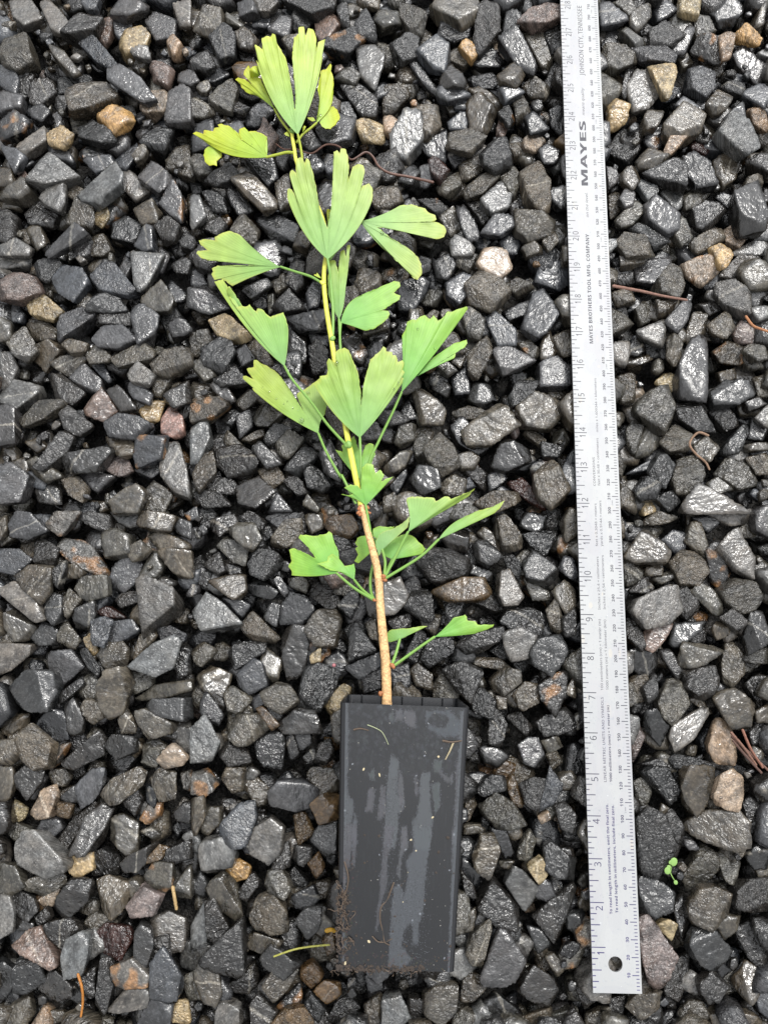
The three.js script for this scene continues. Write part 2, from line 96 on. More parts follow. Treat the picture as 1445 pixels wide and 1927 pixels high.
[361, 964, 2.5, `d 14,6 32,2 34,8 22,18 16,14|w 27,14 34,8 46,9 52,20 46,28 40,26|w 20,26 27,17 42,28 40,40 30,36|d 36,4 44,0 56,6 52,14|b 56,4 66,0 82,2 78,8 66,12|d 51,14 58,8 62,18 54,22|w 60,22 72,7 82,6 84,22 72,26|w 84,2 98,0 99,12 90,16|n*17 99,10 104,4 120,2 125,12 118,20 106,16|d 104,16 114,14 122,28 112,32|d 9,40 20,29 26,44 20,47|d 44,38 50,28 62,30 70,38 56,50 46,46|d 24,38 36,40 38,46 28,47|w 12,52 28,48 40,47 41,60 34,66 24,56|d 40,56 52,51 64,60 60,66 46,62|k 24,66 34,64 45,70 38,80 28,72|g 3,76 12,61 22,68 37,84 10,89|k 68,72 76,61 86,64 93,74 84,84 68,84|d 60,50 66,47 74,60 70,65|d 88,62 92,52 108,54 112,66 106,74|w 72,50 84,48 88,54 86,61 74,56|d 54,80 60,68 68,70 64,86|w 37,86 46,75 56,86 66,94 60,98 44,95|w 86,88 96,74 108,74 112,82 108,100 94,100|d 67,92 76,86 86,86 89,100 84,122 72,125 68,106|d 119,88 124,84 138,104 118,112|k 115,116 140,106 142,116 126,126|w 0,104 8,97 20,104 8,116 2,112|d 26,106 36,98 56,97 54,106 34,118|w 52,112 56,101 68,112 66,124 62,130|b 35,122 46,111 54,116 57,130 44,136 36,130|w 5,124 14,116 30,122 24,142 10,134|w 25,138 30,131 46,140 36,152 28,150|w 52,136 62,130 74,132 80,142 68,151 56,144|d 80,148 86,118 94,114 110,120 108,132 98,142 96,150|y 89,108 97,102 97,112 90,114|y*18 99,144 114,129 120,132 112,154 106,154|d 65,160 80,148 92,150 98,166 70,166|k 7,142 12,135 24,152 20,160 8,152|g 0,164 10,154 20,174 15,186 0,187|w 28,168 34,154 48,152 58,162 44,174 34,174|d 20,180 28,172 42,178 44,188 28,191|d 49,174 62,165 69,168 62,182 68,192 54,190 50,182|d 70,168 76,166 82,184 74,186|k 77,166 90,166 90,174 82,180|d 92,188 96,174 104,170 108,184 100,190|d 84,184 92,176 94,184 88,190|n 48,148 54,146 66,160 60,164|d 110,70 122,58 126,66 120,80|d 130,56 138,52 139,80 132,78|w 130,84 138,80 140,96 134,94|k 128,126 142,118 142,132 130,136`],
[722, 964, 2.5, `g 0,55 12,50 19,66 8,76 0,77|d 25,38 32,28 50,28 63,36 60,48 44,52 36,50|d 44,20 56,12 64,14 63,30 50,28|w 70,16 76,11 90,24 86,30 76,22|w 86,6 92,2 103,20 104,26 96,30 90,28|d 102,10 106,0 122,2 122,12 112,15|d 66,26 70,22 78,22 89,34 80,40 70,36|d 104,17 118,14 130,15 121,34 110,24|w 130,20 142,11 144,28 134,36 130,28|d 105,38 112,30 120,34 132,46 126,54 108,50|d 90,34 96,32 104,40 101,50 94,46|n 35,60 58,50 74,50 80,60 74,66 60,61 48,67|d 60,46 66,36 82,44 80,52 74,50|g 86,62 88,46 94,44 104,64 100,69 90,70|w 105,50 116,54 126,62 122,66 112,66|d 16,72 22,60 34,58 38,78 32,83|d 46,68 58,65 64,68 56,78 48,80|d 60,66 80,62 90,72 86,76|w 127,60 136,52 144,58 144,70 136,76|d 88,82 94,74 110,72 124,78 116,94 104,92|w 122,74 130,65 135,82 132,92 126,88|d 54,98 66,92 88,86 89,94 76,104 62,106|g 90,92 98,87 112,94 110,108 96,112 92,104|d 80,104 90,98 94,108 90,112|d 29,110 34,96 50,94 51,106 34,117|w 65,112 70,109 86,110 94,116 90,119 72,116|d 44,118 60,113 74,120 64,142 54,132|d 110,108 116,96 132,93 137,104 126,122 112,114|w 82,126 92,117 102,120 103,128 90,138 82,134|w 97,138 106,128 116,130 116,142 104,148|d 117,130 130,122 138,120 136,136 128,152 118,140|w 37,130 44,122 56,136 54,142 38,140|w 20,120 26,114 36,122 36,134 24,130|d 66,142 74,130 82,142 80,154 68,150|d 78,172 80,150 86,148 92,160 88,176|w 84,138 92,140 92,148 86,148|d 92,154 102,150 112,162 106,168|d 114,158 124,152 136,148 144,156 142,164 122,168|k 100,176 108,170 116,170 121,184 116,192 104,188|w 118,172 130,168 134,176 124,182|d 72,178 80,174 94,184 86,192 76,188|d 64,168 74,170 72,190 64,186|d 16,108 26,88 32,92 26,112 20,114|d 4,82 20,76 20,86 8,90|k 5,118 18,114 20,130 10,136|w 122,182 130,180 134,188 126,193|d 134,80 144,72 144,92 136,94|w 136,136 144,120 144,140`],
[1084, 964, 2.5, `w 36,34 48,16 54,13 69,32 66,38 46,38|w 35,38 42,36 50,44 48,52 37,56|w 50,6 60,0 77,4 66,9 52,10|b 63,22 72,14 82,16 82,26 74,31|w 82,22 86,8 93,8 98,26 96,33|k 86,4 104,2 107,8 98,16|g 96,0 130,0 128,8 114,10|w 120,14 130,6 134,18 124,20|g 106,28 114,18 120,14 132,36 132,50 118,42|d 97,30 106,18 108,30 116,44 108,58 100,48|w 70,38 80,29 90,30 97,46 90,56 78,54|w 52,42 64,40 64,47 52,48|w 56,50 70,44 74,49 64,54|d 40,60 50,49 60,58 56,62|g 42,74 46,66 64,58 74,57 78,74 70,82 52,86|d 75,58 82,56 92,72 84,82 78,74|w 86,60 94,54 106,62 110,75 104,77 92,66|w 108,60 122,50 132,53 138,64 134,72 124,76 112,68|d 108,80 118,73 127,82 124,92|d 126,92 130,76 140,76 144,90 144,98 130,106|r 50,94 54,86 74,82 66,96 58,104 52,102|d 70,98 74,84 94,82 92,88 74,102|d 37,80 44,82 51,100 48,104 38,94|w 102,88 106,82 114,86 115,92 106,97|d 38,108 48,104 60,106 60,116 50,126 42,118|d 61,104 70,103 80,118 76,126|w 76,114 80,98 100,100 110,104 96,114 84,117|w 108,116 112,98 118,98 125,112 124,122 116,133 110,126|d 82,132 82,119 104,116 106,130 98,142|w 61,142 70,126 78,126 83,146 72,160 64,152|w 103,140 110,135 120,134 134,145 130,160 116,162|w 125,112 130,104 144,102 144,114|d 126,130 136,122 144,124 144,138 134,141|d 50,132 61,120 61,136 54,146|d 40,142 48,134 52,140 48,150 41,152|g 70,168 72,160 96,146 100,150 88,168 74,178|d 51,152 60,150 69,162 64,176 52,164|r 41,156 46,156 51,170 44,186 41,188|t*19 99,176 104,156 110,156 117,166 120,182 118,190 104,188|w 83,140 92,140 102,150 100,152|d 70,186 74,182 98,188 104,193 74,193|d 48,190 64,184 70,193|w 134,150 144,144 144,158 136,158|d 130,166 136,160 142,172 132,176|w 136,176 144,174 144,186`],
[0, 1445, 2.5, `w 0,0 10,0 11,12 8,22 0,28|d 12,6 20,0 33,2 30,12 22,22 14,16|y*20 4,28 10,24 21,30 18,40 10,40|t*21 24,34 34,16 42,13 44,20 38,36 30,38|w 38,2 50,0 54,8 50,14 42,12|d 46,22 58,12 60,26 52,26|b 57,14 70,2 79,1 77,14 70,24 62,29|w 77,20 86,8 104,0 110,4 106,14 96,16 90,26 84,27|d 88,20 104,16 108,22 102,36 96,30|w 114,8 122,0 133,4 132,22 120,25|u 136,4 144,2 144,18 138,14|u 106,38 112,26 122,26 120,36 112,42|n 44,26 56,28 52,38 44,36|b 28,48 34,38 46,38 47,46 40,52|d 42,58 58,36 72,26 72,32 58,50 50,64|d 56,60 66,36 76,28 84,32 78,48 70,62|w 83,54 84,38 94,35 104,42 104,64 96,66|w 4,46 10,40 24,46 20,54 12,54|g 15,62 20,50 30,49 48,68 50,76 34,82 16,72|y 50,68 56,62 70,60 70,76 60,82 54,78|d 70,80 72,64 80,60 91,66 88,80|d 91,72 96,67 118,56 118,62 104,78 94,78|w 106,48 114,44 122,50 116,54|d 126,62 144,54 144,68 126,72|d 131,34 138,26 144,26 144,42 134,40|n 108,72 120,58 128,60 122,68|w 109,82 116,72 130,72 130,86 124,94 112,88|w 0,72 14,74 20,88 8,97 0,94|w 21,86 28,82 50,78 48,88 34,96 24,92|t 30,100 40,90 46,90 40,104 34,104|d 8,98 14,92 26,98 29,106 22,114 10,106|d 39,106 54,84 70,84 68,98 52,112 42,112|w 74,84 82,82 100,88 94,104 84,114 78,106|r 96,104 108,88 122,96 116,110 100,112|g 0,96 8,98 11,110 10,122 0,128|d 26,112 36,104 40,112 32,119|w 65,116 70,106 82,112 89,116 80,120 70,122|d 36,118 54,112 61,124 48,136 38,128|r 12,134 22,122 30,120 42,140 44,146 38,148 24,140|g 48,142 52,130 62,124 68,126 66,142 62,154 50,157|m 72,126 80,118 98,120 100,128 92,142 80,138|g 114,114 128,108 140,114 140,128 138,136 124,135|d 102,124 106,118 114,122 116,134 110,154 101,148|d 71,182 76,146 84,143 86,160 80,184|b 114,150 124,136 136,156 134,172 126,175 114,170|u 85,150 100,144 112,154 110,164 96,166 88,164|d 11,168 15,140 32,148 34,160 20,170|d 0,142 12,152 12,162 0,178|d 30,166 40,150 54,164 54,172 44,175|w 0,188 8,180 22,172 26,184 20,193 0,193|g 82,182 96,166 113,166 110,180 90,184|b 104,193 114,172 130,178 128,193|w 33,193 36,182 48,182 52,190|d 54,162 72,150 72,170 66,174|w 61,190 74,186 86,188 84,193 64,193|y 130,190 134,174 142,176 144,193|w 132,88 144,72 144,98 134,98|d 14,112 26,116 26,122 14,122`],
[361, 1445, 2.5, `u 0,4 12,0 20,12 10,20 0,18|w 23,8 26,0 40,0 38,16 30,18|w 38,14 46,4 60,18 56,27 48,26|b 60,16 66,10 82,9 94,16 92,28 78,32 62,28|w 88,6 92,0 111,2 110,16 98,21 94,14|n 89,28 100,20 110,22 110,38 96,42|w 0,24 10,22 10,36 4,50 0,50|w 7,46 14,30 22,30 22,42 10,52|b 22,46 28,36 36,28 46,26 48,38 42,56 30,58 24,54|g 44,56 50,44 60,38 69,46 68,62 60,70 46,62|n 77,36 86,34 92,48 80,58|d 89,54 96,44 110,40 110,62 100,66|d 76,68 78,58 90,60 90,68 84,74|d 60,76 72,54 74,58 74,74 62,77|o*22 26,76 36,68 45,74 42,82 32,86|n 88,72 96,64 100,74 94,83|d 72,80 78,75 88,86 84,89 74,88|w 55,88 58,78 68,78 75,90 70,98 58,94|w 13,90 24,78 32,86 38,110 32,114 20,104|d 34,96 46,78 52,86 42,99|w 44,112 50,98 62,94 70,104 72,122 60,125 48,120|k 76,96 92,88 96,98 88,106 78,104|d 79,114 86,106 98,104 96,120 88,128|g 0,118 10,100 16,112 10,130 0,136|d 10,102 18,100 28,120 20,132 12,126|d 5,146 20,132 38,114 39,150 36,157 24,154|w 42,134 48,124 68,130 60,142 44,136|d 52,144 60,134 74,142 82,148 70,158 56,150|n 82,150 92,146 100,156 90,166 82,158|w 2,158 6,146 20,154 22,168 18,178 8,174|d 28,162 46,148 50,160 42,170 32,168|w 54,164 62,152 80,152 72,166 62,176|n 92,168 100,160 112,162 112,170 102,177|d 84,178 88,166 100,180 96,192 90,186|d 64,180 82,160 83,176 72,186|d 102,190 108,178 118,170 126,180 116,193|n 60,193 70,182 84,180 92,193|d 45,180 50,170 64,184 58,193 46,193|g 18,186 22,176 36,178 36,193 18,193|w 130,178 140,170 144,172 144,190 134,193|k 130,156 142,152 144,166 134,168|n 98,130 106,122 108,136 102,140`],
[722, 1445, 3.797, `w 47,19 56,13 63,17 69,28 56,30|d 46,11 52,4 60,4 60,11 50,14|n 61,8 64,2 69,18 64,18|d 68,8 74,5 80,6 76,22 70,17|b 76,22 82,1 88,9 84,17|w 39,24 42,6 46,18 42,26|w 40,33 40,28 50,28 49,32|w 44,44 48,33 54,33 57,41 52,54 46,50|k 52,30 60,30 64,42 60,44|y*23 71,49 78,44 81,53 77,58|g 60,57 64,49 70,52 77,60 70,71 64,63|d 79,40 83,37 95,46 94,55 86,54 80,50|w 67,38 72,30 75,36 72,47 66,44|d 47,68 54,56 66,69 66,80 56,77|d 74,73 93,57 95,60 88,74 84,86 80,80|w 41,92 44,83 52,76 53,82 49,98 44,97|b 49,101 57,80 62,83 70,95 66,102 58,106 50,106|d 66,110 74,98 84,105 86,110 82,117 72,114|d 71,78 78,80 83,88 76,92|w 38,115 40,101 48,103 51,108 44,115|w 21,112 26,108 36,108 35,120 28,127 21,122|g 0,113 8,112 13,124 8,127 0,127|w 64,127 72,122 83,118 84,127|d 49,116 56,112 66,120 62,124 52,124|w 84,122 95,118 95,127 84,127|d 84,18 90,17 95,24 94,32 88,30|w 80,94 84,92 90,98 86,104|d 20,104 32,100 33,107 24,111|d 38,50 44,58 46,65 40,62|w 37,74 46,69 44,80 38,80|d 12,113 21,114 18,126 12,122|d 60,70 68,77 66,86 62,82|w 57,46 64,46 62,50 58,50|t 76,24 81,21 82,25 78,28`],
[1084, 1445, 3.797, `w 28,7 34,4 38,10 35,17 29,20|d 33,3 38,0 46,2 52,12 46,18 40,10|w 52,6 54,0 68,0 67,12 60,24 53,16|t*24 68,14 71,4 77,1 82,5 83,12 80,21 72,19|d 29,27 35,20 43,24 48,40 40,54 32,50 30,36|d 44,24 48,20 54,32 52,38 47,34|w 55,27 63,22 78,21 83,27 83,36 75,40 64,36 56,32|d 82,18 86,14 94,22 92,30 86,32|d 87,12 94,6 95,20 90,18|d 84,44 88,38 95,39 95,50 88,50|w 52,54 62,38 68,42 69,50 60,60 55,61|w 69,42 74,40 81,47 78,58 72,54|w 55,68 60,60 68,59 76,63 75,72 66,80 58,76|d 79,60 84,56 95,55 95,70 86,71 78,68|d 30,54 36,53 48,62 45,70 38,73 31,71|r 31,76 36,74 48,93 44,102 41,111 36,106 32,90|y 39,78 44,75 49,78 47,86|d 48,70 54,62 56,82 53,88|w 68,78 74,73 82,74 80,80 74,85|d 55,88 58,80 66,80 76,90 68,101 60,96|d 78,80 88,74 95,88 92,99 84,92|w 78,104 84,96 94,100 92,108 86,115 80,110|d 42,106 48,96 56,92 55,104 50,115 44,112|d 61,106 68,100 76,108 70,116 62,112|w 25,118 30,112 42,111 40,118 32,125|w 49,122 56,116 62,116 65,124 58,127|w 5,122 16,118 16,127 5,127|d 16,114 24,113 22,126 17,124|w 66,122 76,119 88,122 92,127 68,127|b 88,112 95,108 95,124 90,120|d 0,110 4,104 10,113 4,120|w 88,48 95,46 95,54 90,54`],
];
const STANDOUT = {
 1: 'rusty orange pebble with a flat reddish top among grey gravel at upper left',
 2: 'cream and ochre crystalline stone just below left of the rusty orange pebble',
 3: 'smooth tan stone right of the uppermost pale leaf pair',
 4: 'small orange pitted pebble in the dark gravel above right of the reddish twig',
 5: 'dark maroon stone touching the bare end of the reddish twig',
 6: 'pinkish tan slim stone beside the yellow pebble at upper right',
 7: 'yellow orange rough pebble near the top right corner',
 8: 'wedge shaped sandy yellow stone pointing down right of the ruler',
 9: 'pale yellow lumpy pebble touching the ruler edge near the 24 inch mark',
 10: 'thin peach coloured shard right of the ruler',
 11: 'pinkish red stone standing alone among grey gravel at middle left',
 12: 'light tan stone under the left hand green leaves',
 13: 'smooth rounded beige pebble between the plant and the ruler',
 14: 'bright yellow chip at right beside a large grey slab',
 15: 'long grey stone with an orange rust band along its lower edge',
 16: 'cream knobbly stone at lower left of the middle gravel',
 17: 'brown rounded pebble left of the stem above the lowest left leaf',
 18: 'ochre stone against the top left corner of the black pot',
 19: 'tan and grey pitted stone next to the dry reddish stems at right',
 20: 'small cream yellow stone close to the left edge',
 21: 'long pinkish tan stone beside the cream yellow stone at lower left',
 22: 'small peach coloured rough pebble left of the black pot',
 23: 'small golden yellow stone between the pot and the ruler',
 24: 'large knobbly tan stone with a dark hole right of the ruler',
};
const TONE = {
 k: [.009, .0093, .010], d: [.018, .0178, .0172], b: [.036, .0375, .0405], g: [.082, .081, .077], w: [.056, .051, .041], y: [.225, .18, .105], t: [.205, .158, .115],
 r: [.115, .088, .077], p: [.19, .118, .10], o: [.30, .195, .085], n: [.07, .045, .022], m: [.035, .017, .014], u: [.075, .07, .062],
};
const N0 = 512, fA = fbm(N0, 8, 6, 11, 0.62), fB = fbm(N0, 4, 5, 77), fC = fbm(N0, 32, 4, 123, 0.7), fD = fbm(N0, 6, 6, 501, 0.6);
const fE = fbm(N0, 13, 4, 911, 0.55), fF = fbm(N0, 7, 3, 313, 0.5);
const stoneBump = texOf(N0, i => { const v = cl01(0.5 + (0.22 - Math.abs(fE[i] - 0.5) * 1.9) * 0.9 + (fF[i] - 0.5) * 0.9); return [v, v, v]; });
const stoneMap = texOf(N0, i => { const v = cl01(0.74 + (fD[i] - 0.5) * 0.75 + (fC[i] - 0.5) * 0.55 + (fC[i] > 0.66 ? 0.22 : 0)); return [v, v * (0.985 + (fB[i] - 0.5) * 0.06), v * (0.97 + (fB[i] - 0.5) * 0.12)]; }, true);
const stoneRough = texOf(N0, i => { const v = cl01(0.26 + (fB[i] - 0.5) * 0.7); return [v, Math.max(0.14, v), v]; });
const slabMat = new THREE.MeshPhysicalMaterial({ color: 0xffffff, vertexColors: true, map: stoneMap, ior: 1.57, roughness: 0.8, roughnessMap: stoneRough, bumpMap: stoneBump, bumpScale: 0.00042, metalness: 0 });
const stoneMat = new THREE.MeshPhysicalMaterial({ color: 0xffffff, vertexColors: true, map: stoneMap, ior: 1.57, roughness: 1, roughnessMap: stoneRough, bumpMap: stoneBump, bumpScale: 0.0012, metalness: 0 });

const ICO = {};
function ico(detail) { if (!ICO[detail]) { const g = new THREE.IcosahedronGeometry(1, detail); g.deleteAttribute('normal'); g.deleteAttribute('uv'); ICO[detail] = mergeVertices(g, 1e-4); } return ICO[detail]; }
function hull2(pts) {
  const p = pts.slice().sort((a, b) => a[0] - b[0] || a[1] - b[1]), cr = (o, a, b) => (a[0] - o[0]) * (b[1] - o[1]) - (a[1] - o[1]) * (b[0] - o[0]), L = [], U = [];
  for (const q of p) { while (L.length > 1 && cr(L[L.length - 2], L[L.length - 1], q) <= 0) L.pop(); L.push(q); }
  for (const q of p.reverse()) { while (U.length > 1 && cr(U[U.length - 2], U[U.length - 1], q) <= 0) U.pop(); U.push(q); }
  L.pop(); U.pop(); return L.concat(U);
}
function centroid(h) { let A = 0, x = 0, y = 0; for (let i = 0; i < h.length; i++) { const a = h[i], b = h[(i + 1) % h.length], c = a[0] * b[1] - b[0] * a[1]; A += c; x += (a[0] + b[0]) * c; y += (a[1] + b[1]) * c; } return { A: Math.abs(A / 2), x: x / (3 * A), y: y / (3 * A) }; }
// an angular crushed stone: planes round its outline, a few facets above and below, edges knocked off, broken surface
function stoneGeo(h, T, tone, detail, r) {
  const P = [], hT = 0.42 * T, hB = 0.58 * T, flat = 'bgkp'.includes(tone);
  const ext = a => { let m = 0; for (const q of h) m = Math.max(m, q[0] * Math.cos(a) + q[1] * Math.sin(a)); return m; };
  for (let i = 0; i < h.length; i++) {
    const a = h[i], b = h[(i + 1) % h.length], ex = b[0] - a[0], ez = b[1] - a[1], l = Math.hypot(ex, ez) || 1e-9;
    const nx = ez / l, nz = -ex / l, e = nx * a[0] + nz * a[1]; if (e <= 1e-5) continue;
    const ny = rr(-0.30, 0.22, r), c = Math.sqrt(1 - ny * ny), yw = rr(-0.05, 0.25, r) * T; P.push([nx * c, ny, nz * c, Math.max(1e-4, e * c + ny * yw)]);
  }
  const add = (t, a, d, s) => P.push([Math.sin(t) * Math.cos(a), s * Math.cos(t), Math.sin(t) * Math.sin(a), d]);
  add(rr(0, flat ? 0.2 : 0.32, r), rr(0, 6.283, r), hT * rr(0.8, 1, r), 1);
  const k = flat ? (r() < 0.6 ? 1 : 2) : 2 + Math.floor(r() * 2.2);
  for (let i = 0; i < k; i++) { const t = rr(0.42, 0.95, r), a = rr(0, 6.283, r); add(t, a, (hT * Math.cos(t) + ext(a) * Math.sin(t)) * rr(flat ? 0.74 : 0.6, 0.9, r), 1); }
  add(rr(0, 0.35, r), rr(0, 6.283, r), hB, -1);
  for (let i = 0; i < 3; i++) { const t = rr(0.5, 0.95, r), a = rr(0, 6.283, r); add(t, a, (hB * Math.cos(t) + ext(a) * Math.sin(t)) * rr(0.6, 0.8, r), -1); }
  const soft = 'yotnp'.includes(tone) ? rr(14, 30, r) : 'w'.includes(tone) ? rr(34, 90, r) : rr(60, 160, r);
  const src = ico(detail), sp = src.attributes.position, n = sp.count, pos = new Float32Array(n * 3), col = new Float32Array(n * 3), uv = new Float32Array(n * 2);
  const ox = r() * 90, oy = r() * 90, oz = r() * 90, sl = rr(0, 3.14, r), cs = Math.cos(sl), ss = Math.sin(sl), cleave = rr(0.4, 2.2, r), amp = (flat ? 0.45 : 0.85) * rr(0.6, 1.25, r), ua = rr(0, 6.283, r), uc = Math.cos(ua), us = Math.sin(ua), u0 = r(), v0 = r(), us2 = rr(20, 34, r), vs2 = us2 * rr(0.55, 1.7, r), slab = 'bgkp'.includes(tone) ? r() < 0.85 : r() < 0.33;
  const base = TONE[tone], br = rr(0.74, 1.28, r), warm = rr(-0.07, 0.07, r), big = tone === 'u' ? 1 : r() < 0.035 ? 0.5 : 0, vein = r() < 0.13, va = rr(0, 3.14, r), vd = rr(-0.003, 0.003, r), vw = rr(0.0003, 0.0009, r);
  for (let i = 0; i < n; i++) {
    const dx = sp.getX(i), dy = sp.getY(i), dz = sp.getZ(i); let q = 0, mx = 0;
    for (const p of P) { const v = (p[0] * dx + p[1] * dy + p[2] * dz) / p[3]; if (v > mx) mx = v; }
    for (const p of P) { const v = (p[0] * dx + p[1] * dy + p[2] * dz) / p[3]; if (v > 0) q += Math.pow(v / mx, soft); }
    let R = 1 / (mx * Math.pow(q, 1 / soft));
    let x = dx * R, y = dy * R, z = dz * R;
    const m = 1000, a = (x * cs + z * ss) * m, b = (-x * ss + z * cs) * m, c = y * m;
    let d = noise.noise(a / 9 + ox, b / 9 * cleave + oy, c / 9 + oz) * 0.9 + noise.noise(a / 3.6 + oy, b / 3.6 * cleave + oz, c / 3.6 + ox) * 0.55 + noise.noise(a / 1.7 + oz, b / 1.7 * cleave + ox, c / 1.7 + oy) * 0.3;
    d *= amp * 0.001 * Math.min(1, R / 0.009); R += d; x = dx * R; y = dy * R; z = dz * R;
    pos[i * 3] = x; pos[i * 3 + 1] = y; pos[i * 3 + 2] = z;
    const U = x + 0.35 * y, V = z + 0.55 * y; uv[i * 2] = (U * uc - V * us) * us2 + u0; uv[i * 2 + 1] = (U * us + V * uc) * vs2 + v0;
    const mo = br * (1 + 0.28 * noise.noise(a / 6 + oz, b / 6 + ox, c / 6 + oy) + 0.18 * noise.noise(a / 2.2, b / 2.2 + oy, c / 2.2));
    let cr = base[0] * mo * (1 + warm), cg = base[1] * mo, cb = base[2] * mo * (1 - warm);
    if (big) { const s = cl01((noise.noise(a / 8 + 5 + oy, b / 8 + ox, c / 8) + (big === 1 ? 0.0 : -0.25)) * 5); cr += (0.22 - cr) * s * 0.75; cg += (0.115 - cg) * s * 0.75; cb += (0.045 - cb) * s * 0.75; }
    if (vein) { const e = Math.abs(x * Math.cos(va) + z * Math.sin(va) + 0.3 * y - vd + 0.0007 * noise.noise(a / 4, b / 4, oz)); if (e < vw) { cr += 0.12; cg += 0.115; cb += 0.10; } }
    col[i * 3] = cr * 1.4; col[i * 3 + 1] = cg * 1.4; col[i * 3 + 2] = cb * 1.4;
  }
  const g = new THREE.BufferGeometry(); g.setAttribute('position', new THREE.BufferAttribute(pos, 3)); g.setAttribute('uv', new THREE.BufferAttribute(uv, 2)); g.setAttribute('color', new THREE.BufferAttribute(col, 3));
  g.setIndex(src.index.clone()); g.computeVertexNormals(); g.userData.slab = slab; return g;
}
// height map of the growing bed (3 mm cells)
const BX0 = -0.48, BX1 = 0.48, BZ0 = -0.70, BZ1 = 0.34, CELL = 0.003, BW = Math.ceil((BX1 - BX0) / CELL), BH = Math.ceil((BZ1 - BZ0) / CELL);
const HM = new Float32Array(BW * BH).fill(-0.046), HAND = new Uint8Array(BW * BH);
function footprint(g, x, z) {
  const p = g.attributes.position, m = new Map();
  for (let i = 0; i < p.count; i++) { const ci = Math.floor((p.getX(i) + x - BX0) / CELL), cj = Math.floor((p.getZ(i) + z - BZ0) / CELL); if (ci < 0 || cj < 0 || ci >= BW || cj >= BH) continue; const k = cj * BW + ci, y = p.getY(i), e = m.get(k); if (!e) m.set(k, [y, y]); else { if (y < e[0]) e[0] = y; if (y > e[1]) e[1] = y; } }
  return m;
}
function drop(m, q = 0.9) { const l = []; for (const [k, e] of m) l.push(HM[k] - e[0]); l.sort((a, b) => a - b); return l.length ? l[Math.min(l.length - 1, Math.floor(l.length * q))] : -0.03; }
function settle(m, y, hand) { for (const [k, e] of m) { if (y + e[1] > HM[k]) { HM[k] = y + e[1]; HAND[k] = hand ? 1 : 0; } } }
const topOf = m => { let t = -9; for (const e of m.values()) t = Math.max(t, e[1]); return t; };
function randHull(size, r) { const n = 4 + Math.floor(r() * 3), st = rr(0.62, 1, r), a0 = rr(0, 6.283, r), o = []; for (let i = 0; i < n; i++) { const t = (i + rr(-0.3, 0.3, r)) / n * 6.283, R = size * 0.6 * rr(0.72, 1.2, r), x = Math.cos(t) * R, z = Math.sin(t) * R * st; o.push([x * Math.cos(a0) - z * Math.sin(a0), x * Math.sin(a0) + z * Math.cos(a0)]); } const h = hull2(o), c = centroid(h); return h.map(q => [q[0] - c.x, q[1] - c.y]); }
const pickTone = r => { const v = r(); return v < 0.34 ? 'd' : v < 0.66 ? 'w' : v < 0.80 ? 'b' : v < 0.88 ? 'g' : v < 0.965 ? 'k' : v < 0.98 ? 'n' : v < 0.986 ? 'r' : v < 0.991 ? 't' : 'u'; };
const loose = [];
const place = (g, x, y, z) => { g.translate(x, y, z); return g; };

// the ruler's place (its lower left corner, its direction), needed so that the stones under it stay below it
const RUL = { o: new THREE.Vector3(4.987 * IN, 0, 7.1294 * IN), az: 0.0190, w: 1.1664 * IN };
RUL.a = new THREE.Vector3(Math.sin(RUL.az), 0, -Math.cos(RUL.az)); RUL.b = new THREE.Vector3(Math.cos(RUL.az), 0, Math.sin(RUL.az));
const underRuler = (x, z, m) => { const dx = x - RUL.o.x, dz = z - RUL.o.z, u = dx * RUL.b.x + dz * RUL.b.z, s = dx * RUL.a.x + dz * RUL.a.z; return u > -m && u < RUL.w + m && s > -m; };

const inView = (x, z) => { const d = CAM_H, F = -fwd.y * d + fwd.z * z, X = x / F * F_PX, Y = (-upv.y * d + upv.z * z) / F * F_PX; return Math.abs(X) < 735 && Math.abs(Y) < 975; };
// bottom courses
const rb = rngOf(5);
for (let i = 0; i < 6000; i++) {
  const s = rr(0.010, 0.023, rb), x = rr(BX0 + 0.01, BX1 - 0.01, rb), z = rr(BZ0 + 0.01, BZ1 - 0.01, rb);
  const ci = Math.floor((x - BX0) / CELL), cj = Math.floor((z - BZ0) / CELL); if (HM[cj * BW + ci] > (inView(x, z) ? -0.025 : -0.034)) continue;
  const g = stoneGeo(randHull(s, rb), s * 0.7, pickTone(rb), inView(x, z) ? 3 : 1, rb), m = footprint(g, x, z); let y = drop(m, 0.8); y = Math.min(y, (inView(x, z) ? -0.0125 : -0.02) - topOf(m) - rb() * 0.004); settle(m, y, false); loose.push(place(g, x, y, z));
}
// the stones one can see
const bed = new THREE.Group(); bed.name = 'gravel_bed'; scene.add(bed);
tag(bed, 'bed of wet dark angular crushed gravel under everything', 'gravel', null, 'structure');
const hand = []; const rs = rngOf(99);
for (const [ox, oy, sc, txt] of STONES) for (const line of txt.split('|')) {
  const f = line.trim().split(/\s+/), tone = f[0][0], id = f[0].includes('*') ? +f[0].split('*')[1] : 0;
  hand.push({ tone, id, pts: f.slice(1).map(q => { const [a, b] = q.split(',').map(Number); return [ox + a * sc, oy + b * sc]; }) });
}
for (const s of hand) { const c = centroid(hull2(s.pts)); s.A = c.A; s.cx = c.x; s.cy = c.y; const w = s.pts.map(q => px(q[0], q[1], -0.004)); const h = hull2(w.map(v => [v.x, v.z])), k = centroid(h); s.x = k.x; s.z = k.y; s.size = Math.sqrt(k.A); s.h = h.map(q => [(q[0] - k.x) * 1.13, (q[1] - k.y) * 1.13]); }
const order = hand.slice().sort((a, b) => b.A - a.A); order.forEach((s, i) => s.rank = i);
const queue = hand.slice().sort((a, b) => a.A * (0.6 + rs()) - b.A).sort((a, b) => (a.id ? 1 : 0) - (b.id ? 1 : 0));      // roughly small ones first, big ones lie on top
let partCount = 0;
